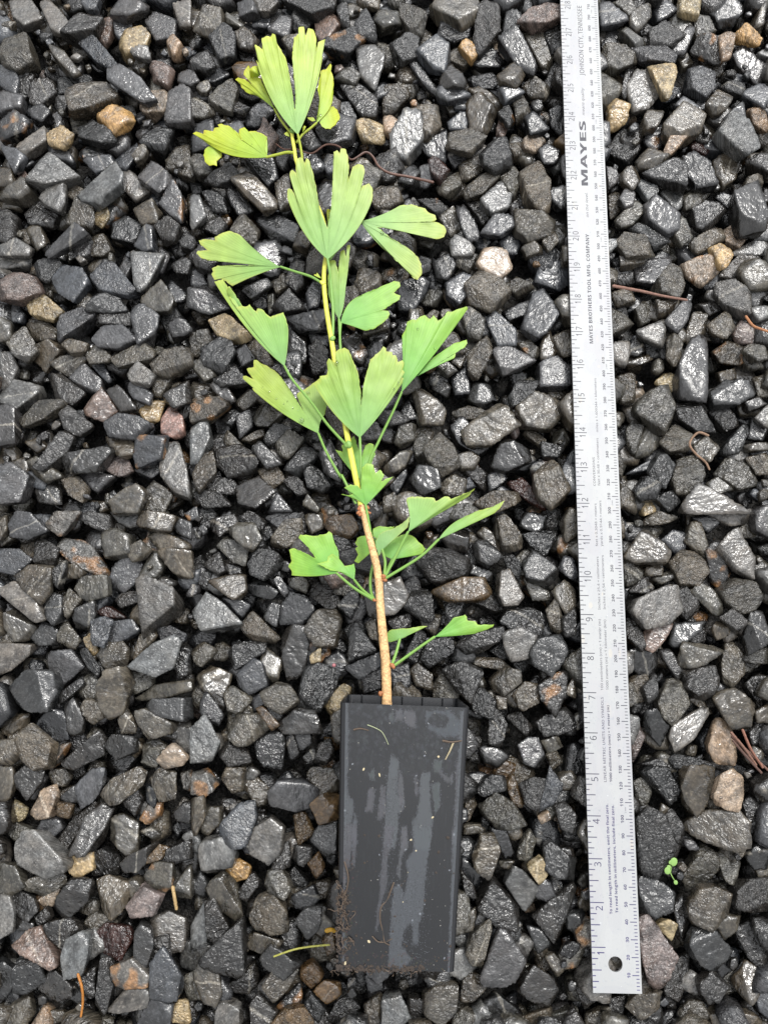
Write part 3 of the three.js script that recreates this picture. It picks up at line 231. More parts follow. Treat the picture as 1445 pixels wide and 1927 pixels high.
for (const s of queue) {
  const T = Math.max(0.008, Math.min(0.021, s.size * rr(0.6, 0.8, rs)));
  const g = stoneGeo(s.h, T, s.tone, s.rank < 330 ? 10 : 6, rs), m = footprint(g, s.x, s.z), top = topOf(m);
  let y = drop(m, 0.62), lim = 0.001; if (underRuler(s.x, s.z, 0.012)) lim = -0.0022; if (s.x > -0.04 && s.x < 0.075 && s.z > 0 && s.z < 0.18) lim = -0.003;
  y = Math.max(-0.016 - top, Math.min(lim - top - (lim > 0 ? rr(0, 0.003, rs) : 0), y));
  const w = px(s.cx, s.cy, y + T * 0.1), dx = w.x - px(s.cx, s.cy, -0.004).x, dz = w.z - px(s.cx, s.cy, -0.004).z;
  const X = s.x + dx, Z = s.z + dz; settle(footprint(g, X, Z), y, true);
  if (s.id) { const o = part('pebble', g, g.userData.slab ? slabMat : stoneMat, scene); o.position.set(X, y, Z); tag(o, STANDOUT[s.id], 'stone', 'coloured stones in the gravel'); }
  else if (partCount < 300 && s.rank < 326) { partCount++; const o = part('stone', g, g.userData.slab ? slabMat : stoneMat, bed); o.position.set(X, y, Z); }
  else loose.push(place(g, X, y, Z));
}
console.log('hand stones', hand.length, 'parts', partCount);
// chips and stones in the gaps, and the bed going on outside the frame
const rf = rngOf(4242); let fills = 0, outs = 0;
for (let i = 0; i < 34000; i++) {
  const x = rr(BX0 + 0.012, BX1 - 0.012, rf), z = rr(BZ0 + 0.012, BZ1 - 0.012, rf), v = inView(x, z);
  const s = v ? Math.max(0.006, 0.027 - 0.024 * i / 26000) * rr(0.8, 1.15, rf) : rr(0.015, 0.031, rf); let n = 0, c = 0, hi = 0; const R = Math.ceil(s * 0.5 / CELL), ci = Math.floor((x - BX0) / CELL), cj = Math.floor((z - BZ0) / CELL);
  for (let b = -R; b <= R; b++) for (let a = -R; a <= R; a++) { if (a * a + b * b > R * R + 1) continue; const I = ci + a, J = cj + b; if (I < 0 || J < 0 || I >= BW || J >= BH) continue; n++; const k = J * BW + I; if (HAND[k]) c++; if (HM[k] > (v ? -0.012 : -0.0145)) hi++; }
  if (v ? (c / n > 0.27 || hi / n > 0.32) : hi / n > 0.22) continue;
  const g = stoneGeo(randHull(s, rf), s * rr(0.65, 0.85, rf), pickTone(rf), v ? (s > 0.011 ? 5 : 3) : 2, rf), m = footprint(g, x, z); let y = drop(m, 0.6); const top = topOf(m); y = Math.min(y, (v ? -0.003 : -0.001) - top - rf() * 0.003); if (underRuler(x, z, 0.01)) y = Math.min(y, -0.003 - top);
  settle(m, y, false); loose.push(place(g, x, y, z)); if (v) fills++; else outs++;
}
console.log('fills', fills, 'outside', outs);
{ const m = part('loose_gravel', mergeGeometries([mergeGeometries(loose.filter(g => g.userData.slab)), mergeGeometries(loose.filter(g => !g.userData.slab))], true), [slabMat, stoneMat], bed); m.userData.kind = 'stuff'; console.log('loose tris', m.geometry.index.count / 3); }
{ // the same gravel going on beyond the part that the photograph shows
  const r = rngOf(717), N = 9500, g = stoneGeo(randHull(0.024, r), 0.016, 'w', 2, r); const im = new THREE.InstancedMesh(g, stoneMat, N), M4 = new THREE.Matrix4(), q = new THREE.Quaternion(), e = new THREE.Euler(), c = new THREE.Color(); let n = 0;
  while (n < N) { const x = rr(-1.25, 1.25, r), z = rr(-1.5, 1.1, r); if (x > BX0 + 0.005 && x < BX1 - 0.005 && z > BZ0 + 0.005 && z < BZ1 - 0.005) continue; e.set(rr(-0.5, 0.5, r) + (r() < 0.5 ? Math.PI : 0), r() * 6.283, rr(-0.5, 0.5, r)); q.setFromEuler(e); const k = rr(0.75, 1.35, r); M4.compose(new THREE.Vector3(x, rr(-0.03, -0.010, r), z), q, new THREE.Vector3(k * rr(0.8, 1.2, r), k * rr(0.8, 1.3, r), k)); im.setMatrixAt(n, M4); const v = rr(0.3, 1.3, r); im.setColorAt(n, c.setRGB(v, v * rr(0.94, 1.02, r), v * rr(0.9, 1.1, r))); n++; }
  im.name = 'outer_gravel'; shadow(im); im.userData.kind = 'stuff'; bed.add(im);
}
{ // the dark wet earth under the stones, going on beyond them
  const g = new THREE.PlaneGeometry(8, 8, 1, 1).rotateX(-Math.PI / 2); const u = g.attributes.uv; for (let i = 0; i < u.count; i++) u.setXY(i, u.getX(i) * 160, u.getY(i) * 160);
  const m = part('ground', g, new THREE.MeshStandardMaterial({ color: lin(.032, .031, .029), map: stoneMap, bumpMap: stoneBump, bumpScale: 0.004, roughness: 0.6 }), scene); m.position.set(0, -0.047, -0.15); tag(m, 'dark wet earth beneath the gravel', 'ground', null, 'structure');
}

// ---------------------------------------------------------------- aluminium ruler
{
  const D = 280, W = RUL.w / IN, CW = Math.floor(W * D), SEG = 2048 / D, LEN = 36, NC = Math.ceil(LEN / SEG);
  const cv = document.createElement('canvas'); cv.width = 2048; cv.height = 2048; const c = cv.getContext('2d');
  const rm = document.createElement('canvas'); rm.width = 1024; rm.height = 1024; const q = rm.getContext('2d');
  c.fillStyle = 'rgb(148,149,149)'; c.fillRect(0, 0, 2048, 2048);
  q.fillStyle = 'rgb(120,120,120)'; q.fillRect(0, 0, 1024, 1024);
  const r = rngOf(31);
  for (let i = 0; i < 9000; i++) {      // dull oxide flecks and dried water marks
    const x = r() * 2048, y = r() * 2048, a = rr(0.5, 5, r), b = a * rr(0.6, 2.6, r), g = Math.floor(rr(128, 150, r)), al = rr(0.12, 0.5, r);
    c.fillStyle = `rgba(${g - 4},${g},${g + 3},${al})`; c.beginPath(); c.ellipse(x, y, a, b, r() * 3, 0, 7); c.fill();
    q.fillStyle = r() < 0.5 ? 'rgba(60,60,60,0.5)' : 'rgba(180,180,180,0.5)'; q.beginPath(); q.ellipse(x / 2, y / 2, a * 0.7, b * 0.7, 0, 0, 7); q.fill();
  }
  for (let i = 0; i < 70; i++) { c.fillStyle = `rgba(${200},${176},${140},${rr(0.06, 0.2, r)})`; c.beginPath(); c.ellipse(r() * 2048, r() * 2048, rr(4, 14, r), rr(8, 40, r), 0, 0, 7); c.fill(); }
  for (let i = 0; i < 46; i++) { c.fillStyle = 'rgba(184,186,189,0.8)'; c.beginPath(); c.arc(r() * 2048, r() * 2048, rr(1.5, 4, r), 0, 7); c.fill(); }
  for (let i = 0; i < 260; i++) { const g = r() < 0.5 ? 132 : 168; c.fillStyle = `rgba(${g},${g + 1},${g + 3},0.08)`; c.beginPath(); c.ellipse(r() * 2048, r() * 2048, rr(20, 120, r), rr(40, 260, r), 0, 0, 7); c.fill(); }
  for (let i = 0; i < 260; i++) { const x = r() * 2048, y = r() * 2048, l = rr(10, 120, r), a = rr(-0.35, 0.35, r); c.strokeStyle = r() < 0.5 ? 'rgba(128,130,133,0.35)' : 'rgba(178,180,183,0.35)'; c.lineWidth = rr(0.6, 1.6, r); c.beginPath(); c.moveTo(x, y); c.lineTo(x + Math.sin(a) * l, y + Math.cos(a) * l); c.stroke(); }
  const sOf = (x, y) => px(x, y, 0).sub(RUL.o).dot(RUL.a) / IN;
  for (let k = 0; k < NC; k++) {
    c.save(); c.beginPath(); c.rect(k * CW, 0, CW, 2048); c.clip();
    const X = u => k * CW + u * W * D, Y = s => 2048 - (s - k * SEG) * D;
    const ink = s => { const t = cl01(1 - s / 6); return `rgb(${Math.round(40 - 4 * t)},${Math.round(40 - 12 * t)},${Math.round(48 + 34 * t)})`; };
    const line = (u0, u1, s, w) => { c.lineWidth = w; c.strokeStyle = ink(s); c.beginPath(); c.moveTo(X(u0), Y(s)); c.lineTo(X(u1), Y(s)); c.stroke(); };
    const vis = s => s > k * SEG - 4 && s < (k + 1) * SEG + 4;
    for (let e = 1; e < LEN * 8; e++) { const s = e / 8; if (!vis(s)) continue; line(0.0, e % 8 === 0 ? 0.285 : e % 4 === 0 ? 0.19 : e % 2 === 0 ? 0.125 : 0.068, s, 5.5); }
    const text = (t, u, s0, s1, cap, font, skew = 0) => {   // runs along the ruler from s0 to s1, centred on u, cap height in ruler widths
      if (!(vis(s0) || vis(s1))) return; const fs = cap * W * D / 0.72; c.save(); c.translate(X(u), Y(s0)); c.rotate(-Math.PI / 2); c.transform(1, 0, -skew, 1, 0, 0); c.font = font.replace('#', fs.toFixed(1)); const m = c.measureText(t).width; c.scale((s1 - s0) * D / m, 1); c.textBaseline = 'alphabetic'; c.textAlign = 'left'; c.fillStyle = ink(s0); c.fillText(t, 0, cap * W * D / 2); c.restore();
    };
    const num = (t, u, s, cap, wid, font) => { if (!vis(s)) return; text(t, u, s - wid / 2, s + wid / 2, cap, font); };
    for (let i = 1; i < LEN; i++) { const t = String(i); if (t.length === 1) num(t, 0.185, i - 0.125, 0.145, i === 1 ? 0.085 : 0.125, i === 1 ? 'bold #px sans-serif' : '#px sans-serif'); else { num(t[0], 0.185, i - 0.095, 0.145, t[0] === '1' ? 0.07 : 0.12, t[0] === '1' ? 'bold #px sans-serif' : '#px sans-serif'); num(t[1], 0.185, i + 0.105, 0.145, t[1] === '1' ? 0.07 : 0.12, t[1] === '1' ? 'bold #px sans-serif' : '#px sans-serif'); } }
    for (let mm = 2; mm < LEN * 25.4; mm += 2) { const s = mm / 25.4; if (!vis(s)) continue; if (mm % 10 === 0) { line(0.815, 0.955, s, 5); num(String(mm), 0.745, s, 0.062, mm < 100 ? 0.125 : 0.2, 'bold #px sans-serif'); } else line(0.895, 0.958, s, 4.6); }
    for (let mm = 105; mm < LEN * 25.4; mm += 100) { const s = mm / 25.4; text('2 mm', 0.815, s - 0.05, s + 0.09, 0.03, '#px sans-serif'); }
    const T = (t, u, x0, y0, x1, y1, cap, font, skew) => text(t, u, sOf(x0, y0), sOf(x1, y1), cap, font, skew);
    const N = 'bold #px sans-serif', n = '#px sans-serif';
    T('To read length in centimeters, omit the final zero.', 0.425, 1150, 1720.4, 1143, 1512, 0.056, N);
    T('To read length in millimeters, include final zero.', 0.545, 1158, 1718, 1151, 1514, 0.056, N);
    T('LINEAR METRIC UNITS AND SYMBOLS', 0.41, 1139, 1472.4, 1134, 1311.3, 0.055, n);
    T('1000 millimeters (mm) = 1 meter (m)', 0.53, 1148, 1472, 1144, 1327, 0.052, N);
    T('100 centimeters (cm) = 1 meter (m)', 0.415, 1132, 1299.7, 1127, 1165, 0.052, n);
    T('1000 meters (m) = 1 kilometer (km)', 0.535, 1142, 1299, 1136, 1165.8, 0.052, n);
    T('Inches x 25.4 = millimeters', 0.425, 1125, 1147.5, 1121, 1047, 0.052, n);
    T('Inches x 2.54 = centimeters', 0.54, 1135, 1147, 1131, 1044.5, 0.052, n);
    T('feet x 0.3048 = meters', 0.42, 1120, 1028, 1117, 947, 0.052, n);
    T('yards x 0.9144 = meters', 0.535, 1131, 1028, 1127, 941.5, 0.052, n);
    T('CONVERSIONS', 0.42, 1117, 914.8, 1115, 860, 0.052, n);
    T('feet x 30.48 = centimeters', 0.525, 1126, 914, 1122, 824, 0.052, n);
    T('miles x 1.609344 = kilometers', 0.53, 1122, 813.5, 1118, 711.3, 0.052, n);
    T('MAYES BROTHERS TOOL MFG. COMPANY', 0.475, 1110, 647.3, 1104, 440.4, 0.085, N);
    T('on the level.', 0.495, 1104, 409.6, 1102, 362.3, 0.068, 'italic #px sans-serif');
    T('means quality', 0.495, 1098, 217.6, 1096, 166, 0.068, 'italic #px sans-serif');
    T('JOHNSON CITY, TENNESSEE', 0.505, 1096, 141.2, 1090, 10, 0.115, n);
    { const s0 = sOf(1100, 352.3), s1 = sOf(1096, 226.7); if (vis(s0) || vis(s1)) for (let z = -1; z <= 1; z++) { c.save(); c.translate(0, z * 2.4); text('MAYES', 0.465, s0, s1, 0.165, N); c.restore(); } }
    c.restore();
  }
  const map = new THREE.CanvasTexture(cv); map.colorSpace = THREE.SRGBColorSpace; map.anisotropy = 8;
  const rmap = new THREE.CanvasTexture(rm); rmap.wrapS = rmap.wrapT = THREE.RepeatWrapping;
  const ta = thing('ruler', 'long aluminium ruler with inch and millimetre scales lying on the gravel', 'ruler');
  ta.position.copy(RUL.o);
  const face = [], hole = { u: 0.478 * W, s: 0.635, r: 0.172 }, th = 0.0014;
  const toW = (u, s, y) => { const v = RUL.b.clone().multiplyScalar(u * IN).addScaledVector(RUL.a, s * IN); v.y += y; return v; };
  for (let k = 0; k < NC; k++) {
    const s0 = k * SEG, s1 = Math.min(LEN, s0 + SEG), sh = new THREE.Shape([[0, s0], [W, s0], [W, s1], [0, s1]].map(p => new THREE.Vector2(...p)));
    if (!k) { const h = new THREE.Path(); h.absarc(hole.u, hole.s, hole.r, 0, Math.PI * 2, true); sh.holes.push(h); }
    const g = new THREE.ShapeGeometry(sh, 24), p = g.attributes.position, uv = g.attributes.uv;
    for (let i = 0; i < p.count; i++) { const u = p.getX(i), s = p.getY(i), v = toW(u, s, 0); uv.setXY(i, (k * CW + u / W * CW * 0.998 + 0.3) / 2048, (s - s0) / SEG); p.setXYZ(i, v.x, v.y, v.z); }
    g.computeVertexNormals(); face.push(g);
  }
  const fmat = new THREE.MeshStandardMaterial({ map, roughness: 0.55, metalness: 0.12, bumpMap: rmap, bumpScale: 0.00008 });
  part('printed_face', mergeGeometries(face), fmat, ta);
  // the metal body under the printed face, with the hanging hole
  const sh = new THREE.Shape([[0, 0], [W, 0], [W, LEN], [0, LEN]].map(p => new THREE.Vector2(...p))), h = new THREE.Path(); h.absarc(hole.u, hole.s, hole.r, 0, Math.PI * 2, true); sh.holes.push(h);
  const g = new THREE.ExtrudeGeometry(sh, { depth: 1, bevelEnabled: false, curveSegments: 32 }), p = g.attributes.position;
  for (let i = 0; i < p.count; i++) { const v = toW(p.getX(i), p.getY(i), -0.00005 - th * p.getZ(i)); p.setXYZ(i, v.x, v.y, v.z); }
  g.computeVertexNormals(); part('metal_body', g, new THREE.MeshStandardMaterial({ color: lin(.62, .63, .64), roughness: 0.4, metalness: 0.7 }), ta);
}

// ---------------------------------------------------------------- black square pot lying on its side
const POT = {};
{
  const s0 = 0.0732, s1 = 0.0634, yb = -0.0025;
  const A = px(761.5, 1327, yb + s0), B = px(744.5, 1825, yb + s1);          // middle of the upper face at the rim and at the base
  const ax = new THREE.Vector3(A.x - B.x, 0, A.z - B.z), L = ax.length(); ax.normalize(); const rt = new THREE.Vector3(-ax.z, 0, ax.x);
  const lean = 0.0042;                                                       // the mouth leans back: the lower lip reaches further out
  const at = (t, a, b, ins = 0) => {        // t 0 base .. 1 rim; a across -1..1; b 0 bottom .. 1 top
    const s = s1 + (s0 - s1) * t, w = s / 2 - ins, l = L * t + lean * (1 - b) * t;
    return new THREE.Vector3(B.x, 0, B.z).addScaledVector(ax, l).addScaledVector(rt, a * w).setY(yb + ins + b * (s - 2 * ins));
  };
  Object.assign(POT, { at, ax, rt, L, s0, s1, yb });
  const pot = thing('plant_pot', 'black square plastic pot lying on its side with wet streaks', 'pot'); pot.position.copy(at(0.5, 0, 0));
  const off = pot.position.clone();
  // rounded square profile: list of [a, b] with corner radius
  const prof = []; const rc = 0.085, nC = 5;
  const corner = (cx, cy, a0) => { for (let i = 0; i <= nC; i++) { const t = a0 + i / nC * Math.PI / 2; prof.push([cx + Math.cos(t) * rc, cy + Math.sin(t) * rc]); } };
  corner(1 - rc, 1 - rc, 0); corner(-1 + rc, 1 - rc, Math.PI / 2); corner(-1 + rc, -1 + rc, Math.PI); corner(1 - rc, -1 + rc, 1.5 * Math.PI);
  const n = prof.length, topA = nC, topB = nC + 1;                             // the flat top side runs from profile point topA to topB
  function strip(idx, ins, t0, t1, nt, flip) { const pos = [], uv = [], id = []; for (let j = 0; j <= nt; j++) { const t = t0 + (t1 - t0) * j / nt; idx.forEach((k, i) => { const P = prof[k % n], v = at(t, P[0], (P[1] + 1) / 2, ins).sub(off); pos.push(v.x, v.y, v.z); uv.push(i / (idx.length - 1), t); }); } const m = idx.length; for (let j = 0; j < nt; j++) for (let i = 0; i < m - 1; i++) { const a = j * m + i, b = a + 1, c = a + m, d = c + 1; flip ? id.push(a, c, b, b, c, d) : id.push(a, b, c, b, d, c); } const g = new THREE.BufferGeometry(); g.setAttribute('position', new THREE.Float32BufferAttribute(pos, 3)); g.setAttribute('uv', new THREE.Float32BufferAttribute(uv, 2)); g.setIndex(id); g.computeVertexNormals(); return g; }
  // water patches on the upper face, reflected sky painted in as lighter colour (x from left, y from rim, both 0..1 of the face)
  const cv = document.createElement('canvas'); cv.width = 768; cv.height = 1536; const c = cv.getContext('2d');
  const rv = document.createElement('canvas'); rv.width = 768; rv.height = 1536; const q = rv.getContext('2d'), r = rngOf(8);
  c.fillStyle = 'rgb(21,21.5,24)'; c.fillRect(0, 0, 768, 1536); q.fillStyle = 'rgb(70,70,70)'; q.fillRect(0, 0, 768, 1536);
  const FX = (X, Y) => { const l = 600 + 4.516 * 0 + 0, yy = Y, t = yy; const left = 645.5 - 12.5 * t, right = 879 - 23 * t; return (X - left) / (right - left); };
  const pt = (X, Y, z) => { const sx = 600 + X / 4.516, sy = (z === 7 ? 1280 : 1560) + Y / 4.516, t = (sy - 1326) / 499; return [FX(sx, t) * 768, t * 1536]; };
  const paintedSheen = (z, P, al = 1, rgb = '57,60,64') => { c.fillStyle = `rgba(${rgb},${al})`; q.fillStyle = `rgba(150,150,150,${al})`; for (const K of [c, q]) { K.beginPath(); P.forEach((p, i) => { const [x, y] = pt(p[0], p[1], z); i ? K.lineTo(x, y) : K.moveTo(x, y); }); K.closePath(); K.fill(); } };
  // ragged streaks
  const rag = (z, pts, al) => { const o = []; for (let i = 0; i < pts.length; i++) { const a = pts[i], b = pts[(i + 1) % pts.length], m = Math.max(2, Math.ceil(Math.hypot(a[0] - b[0], a[1] - b[1]) / 14)); for (let k = 0; k < m; k++) o.push([a[0] + (b[0] - a[0]) * k / m + rr(-5, 5, r), a[1] + (b[1] - a[1]) * k / m + rr(-7, 7, r)]); } for (let k = 0; k < 6; k++) paintedSheen(z, o.map(e => [e[0] + rr(-3 - k * 2, 3 + k * 2, r), e[1] + rr(-6 - k * 5, 6 + k * 5, r)]), al * 0.3); for (const e of o) for (let k = 0; k < 3; k++) { const [x, y] = pt(e[0] + rr(-16, 16, r), e[1] + rr(-22, 22, r), z), a = rr(0.8, 3.2, r); const dk = r() < 0.55; c.fillStyle = dk ? 'rgba(22,22,25,0.8)' : 'rgba(60,63,69,0.8)'; c.beginPath(); c.ellipse(x, y, a, a * rr(0.7, 1.8, r), 0, 0, 7); c.fill(); } };
  for (let i = 0; i < 900; i++) { const [x, y] = pt(rr(220, 1240, r), rr(200, 830, r) , 7); const a = rr(0.04, 0.16, r) * (y < 330 ? 1 : 0.5); c.fillStyle = `rgba(70,73,78,${a})`; c.beginPath(); c.ellipse(x, y, rr(3, 16, r), rr(3, 20, r), r() * 3, 0, 7); c.fill(); }
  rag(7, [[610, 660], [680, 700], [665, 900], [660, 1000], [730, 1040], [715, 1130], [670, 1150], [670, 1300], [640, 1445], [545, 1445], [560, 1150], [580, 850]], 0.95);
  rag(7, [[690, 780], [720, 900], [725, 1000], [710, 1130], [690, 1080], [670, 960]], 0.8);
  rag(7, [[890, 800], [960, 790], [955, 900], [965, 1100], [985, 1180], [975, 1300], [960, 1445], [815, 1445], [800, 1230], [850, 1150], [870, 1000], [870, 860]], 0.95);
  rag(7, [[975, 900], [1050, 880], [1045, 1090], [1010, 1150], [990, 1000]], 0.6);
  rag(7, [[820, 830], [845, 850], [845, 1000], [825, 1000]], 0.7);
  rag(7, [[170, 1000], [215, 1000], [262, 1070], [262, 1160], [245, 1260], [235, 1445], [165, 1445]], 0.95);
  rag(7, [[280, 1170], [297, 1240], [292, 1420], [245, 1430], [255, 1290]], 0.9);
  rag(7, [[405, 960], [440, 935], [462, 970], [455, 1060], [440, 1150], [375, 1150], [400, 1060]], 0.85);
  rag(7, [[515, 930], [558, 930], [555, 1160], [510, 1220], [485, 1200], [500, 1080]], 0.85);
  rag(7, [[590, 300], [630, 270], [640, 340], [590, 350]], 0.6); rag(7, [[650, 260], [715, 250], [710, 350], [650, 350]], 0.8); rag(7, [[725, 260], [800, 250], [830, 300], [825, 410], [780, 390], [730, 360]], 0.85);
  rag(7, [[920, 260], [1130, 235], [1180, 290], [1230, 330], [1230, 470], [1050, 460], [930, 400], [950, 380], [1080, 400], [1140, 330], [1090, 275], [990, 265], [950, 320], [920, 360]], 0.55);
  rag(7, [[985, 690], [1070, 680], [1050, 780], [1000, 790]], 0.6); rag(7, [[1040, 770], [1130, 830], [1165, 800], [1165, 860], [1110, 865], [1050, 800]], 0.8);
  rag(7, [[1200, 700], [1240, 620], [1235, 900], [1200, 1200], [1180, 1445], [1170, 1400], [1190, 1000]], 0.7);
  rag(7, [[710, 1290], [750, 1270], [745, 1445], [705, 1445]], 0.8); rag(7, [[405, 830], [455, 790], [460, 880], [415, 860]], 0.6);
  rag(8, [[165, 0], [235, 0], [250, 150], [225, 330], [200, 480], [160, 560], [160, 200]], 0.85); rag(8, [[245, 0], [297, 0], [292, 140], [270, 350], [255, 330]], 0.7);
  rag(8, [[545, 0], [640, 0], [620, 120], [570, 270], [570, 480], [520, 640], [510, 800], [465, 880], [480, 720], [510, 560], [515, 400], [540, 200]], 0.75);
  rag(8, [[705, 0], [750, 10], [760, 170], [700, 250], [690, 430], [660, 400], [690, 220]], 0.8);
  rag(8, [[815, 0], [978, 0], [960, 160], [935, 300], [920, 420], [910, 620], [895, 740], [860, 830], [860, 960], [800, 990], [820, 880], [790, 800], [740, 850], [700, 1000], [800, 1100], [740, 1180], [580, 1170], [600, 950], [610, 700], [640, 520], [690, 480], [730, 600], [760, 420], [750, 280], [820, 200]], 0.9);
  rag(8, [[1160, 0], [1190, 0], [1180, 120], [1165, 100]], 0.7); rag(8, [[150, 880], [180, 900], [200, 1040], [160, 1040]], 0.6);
  rag(7, [[190, 190], [226, 190], [222, 700], [208, 1000], [196, 1445], [160, 1445], [175, 900]], 0.9); rag(8, [[150, 0], [192, 0], [186, 400], [172, 700], [165, 1180], [140, 1180]], 0.8);  // pale strips down both edges: mirrored sky put into the colour
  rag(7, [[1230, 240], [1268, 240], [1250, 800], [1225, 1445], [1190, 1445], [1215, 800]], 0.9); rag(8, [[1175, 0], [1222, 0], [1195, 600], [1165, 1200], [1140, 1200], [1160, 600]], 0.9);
  for (let i = 0; i < 3400; i++) { const lo = r() < 0.6, x = lo ? rr(330, 620, r) : rr(250, 350, r), y = lo ? rr(950, 1530, r) : rr(420, 1200, r), a = rr(0.8, 2.4, r); c.fillStyle = r() < 0.7 ? 'rgba(20,20,23,0.75)' : 'rgba(78,81,88,0.7)'; c.beginPath(); c.ellipse(x, y, a * rr(0.8, 1.8, r), a, 0, 0, 7); c.fill(); }
  for (let i = 0; i < 420; i++) { const x = r() * 768, y = r() * 1300, l = rr(10, 120, r); c.fillStyle = r() < 0.5 ? 'rgba(16,16,18,0.22)' : 'rgba(62,65,71,0.20)'; c.fillRect(x, y, rr(0.8, 3, r), l); }
  for (let i = 0; i < 300; i++) { const x = r() < 0.5 ? rr(0, 110, r) : r() * 768, y = x < 110 ? rr(900, 1536, r) : rr(1440, 1536, r); c.fillStyle = `rgba(${Math.floor(rr(36, 70, r))},${Math.floor(rr(30, 52, r))},${Math.floor(rr(26, 42, r))},${rr(0.2, 0.7, r)})`; c.beginPath(); c.ellipse(x, y, rr(1, 8, r), rr(1, 7, r), r() * 3, 0, 7); c.fill(); }
  for (let i = 0; i < 2600; i++) { const x = r() * 768, y = r() * 1536, d = c.getImageData ? 0 : 0, a = rr(0.4, 1.7, r); c.fillStyle = r() < 0.55 ? `rgba(28,29,32,${rr(0.2, 0.7, r)})` : `rgba(92,95,100,${rr(0.15, 0.5, r)})`; c.beginPath(); c.arc(x, y, a, 0, 7); c.fill(); q.fillStyle = `rgba(${r() < 0.5 ? 40 : 190},0,0,0.4)`; q.beginPath(); q.arc(x, y, a * 1.4, 0, 7); q.fill(); }
  for (let i = 0; i < 70; i++) { const g = Math.floor(rr(120, 175, r)); c.fillStyle = `rgba(${g},${g - 3},${g - 14},0.85)`; c.beginPath(); c.ellipse(r() * 768, r() * 1536, rr(1, 4, r), rr(1, 3, r), r() * 3, 0, 7); c.fill(); }
  for (let i = 0; i < 16; i++) { c.fillStyle = 'rgba(110,114,120,0.8)'; const x = r() * 768, y = r() * 1536; c.beginPath(); c.ellipse(x, y, rr(4, 9, r), rr(3, 7, r), r() * 3, 0, 7); c.fill(); }
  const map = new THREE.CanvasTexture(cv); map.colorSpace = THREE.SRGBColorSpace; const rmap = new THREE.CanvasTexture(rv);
  map.flipY = rmap.flipY = true;
  const black = new THREE.MeshStandardMaterial({ color: lin(.009, .0095, .011), roughness: 0.2 });
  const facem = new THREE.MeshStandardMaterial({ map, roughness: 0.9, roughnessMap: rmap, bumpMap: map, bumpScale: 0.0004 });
  const fg = new THREE.PlaneGeometry(1, 1, 16, 28);   // thin plastic, bowed a little
  { const p = fg.attributes.position, a0 = prof[topB][0], a1 = prof[topA][0]; for (let i = 0; i < p.count; i++) { const u = p.getX(i) + 0.5, t = p.getY(i) + 0.5, v = at(t, a0 + (a1 - a0) * u, 1).sub(off); v.y += 0.0009 * (1 - Math.pow(2 * u - 1, 2)) * Math.sin(Math.PI * Math.min(1, t * 1.15 + 0.1)) * (1 + 0.4 * noise.noise(u * 3, t * 4, 1)) ; p.setXYZ(i, v.x, v.y, v.z); } fg.computeVertexNormals(); }
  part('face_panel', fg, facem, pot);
  const around = []; for (let k = topB; k <= n + topA; k++) around.push(k % n);
  part('side_walls', strip(around, 0, 0, 1, 24, true), black, pot);
  const all = []; for (let k = 0; k <= n; k++) all.push(k % n);
  part('inner_wall', strip(all, 0.0012, 0.02, 0.998, 8, false), black, pot);
  { // lip: joins outer and inner wall at the mouth
    const pos = [], id = []; all.forEach(k => { const P = prof[k]; for (const ins of [0, 0.0012]) { const v = at(ins ? 0.998 : 1, P[0], (P[1] + 1) / 2, ins).sub(off); pos.push(v.x, v.y, v.z); } }); for (let i = 0; i < all.length - 1; i++) id.push(2 * i, 2 * i + 2, 2 * i + 1, 2 * i + 1, 2 * i + 2, 2 * i + 3);
    const g = new THREE.BufferGeometry(); g.setAttribute('position', new THREE.Float32BufferAttribute(pos, 3)); g.setAttribute('uv', new THREE.Float32BufferAttribute(new Array(pos.length / 3 * 2).fill(0), 2)); g.setIndex(id); g.computeVertexNormals(); part('rim', g, black, pot);
    const bp = [], bi = []; const cc = at(0, 0, 0.5).sub(off); bp.push(cc.x, cc.y, cc.z); all.forEach(k => { const P = prof[k], v = at(0, P[0], (P[1] + 1) / 2).sub(off); bp.push(v.x, v.y, v.z); }); for (let i = 1; i < all.length; i++) bi.push(0, i, i + 1); const b = new THREE.BufferGeometry(); b.setAttribute('position', new THREE.Float32BufferAttribute(bp, 3)); b.setIndex(bi); b.computeVertexNormals(); part('base_plate', b, black, pot);
  }
  for (let i = 0; i < 5; i++) { // ribs inside the lower lip
    const a = -0.72 + i * 0.36, P0 = at(0.9, a, 0.02).sub(off), P1 = at(0.998, a, 0.02).sub(off); part('rib', tube([P0, P0.clone().lerp(P1, 0.5), P1], 0.0006, 0.0006, 4, 6), black, pot);
  }
  { const g = new THREE.PlaneGeometry(0.066, 0.066, 20, 20), p = g.attributes.position, v = new THREE.Vector3(); for (let i = 0; i < p.count; i++) { v.copy(at(0.86, p.getX(i) / 0.0335, (p.getY(i) + 0.033) / 0.066, 0.002)).addScaledVector(ax, 0.003 * noise.noise(p.getX(i) * 260, p.getY(i) * 260, 2)).sub(off); p.setXYZ(i, v.x, v.y, v.z); } g.computeVertexNormals(); part('potting_soil', g, new THREE.MeshStandardMaterial({ color: lin(.035, .026, .02), roughness: 0.95, map: stoneMap, bumpMap: stoneBump, bumpScale: 0.002, side: THREE.DoubleSide }), pot); }
  POT.group = pot; POT.off = off; POT.zp = (X, Y, z) => { const sx = 600 + X / 4.516, sy = (z === 7 ? 1280 : 1560) + Y / 4.516; const t = 1 - (sy - 1326) / 499; return px(sx, sy, yb + s1 + (s0 - s1) * cl01(t)); };
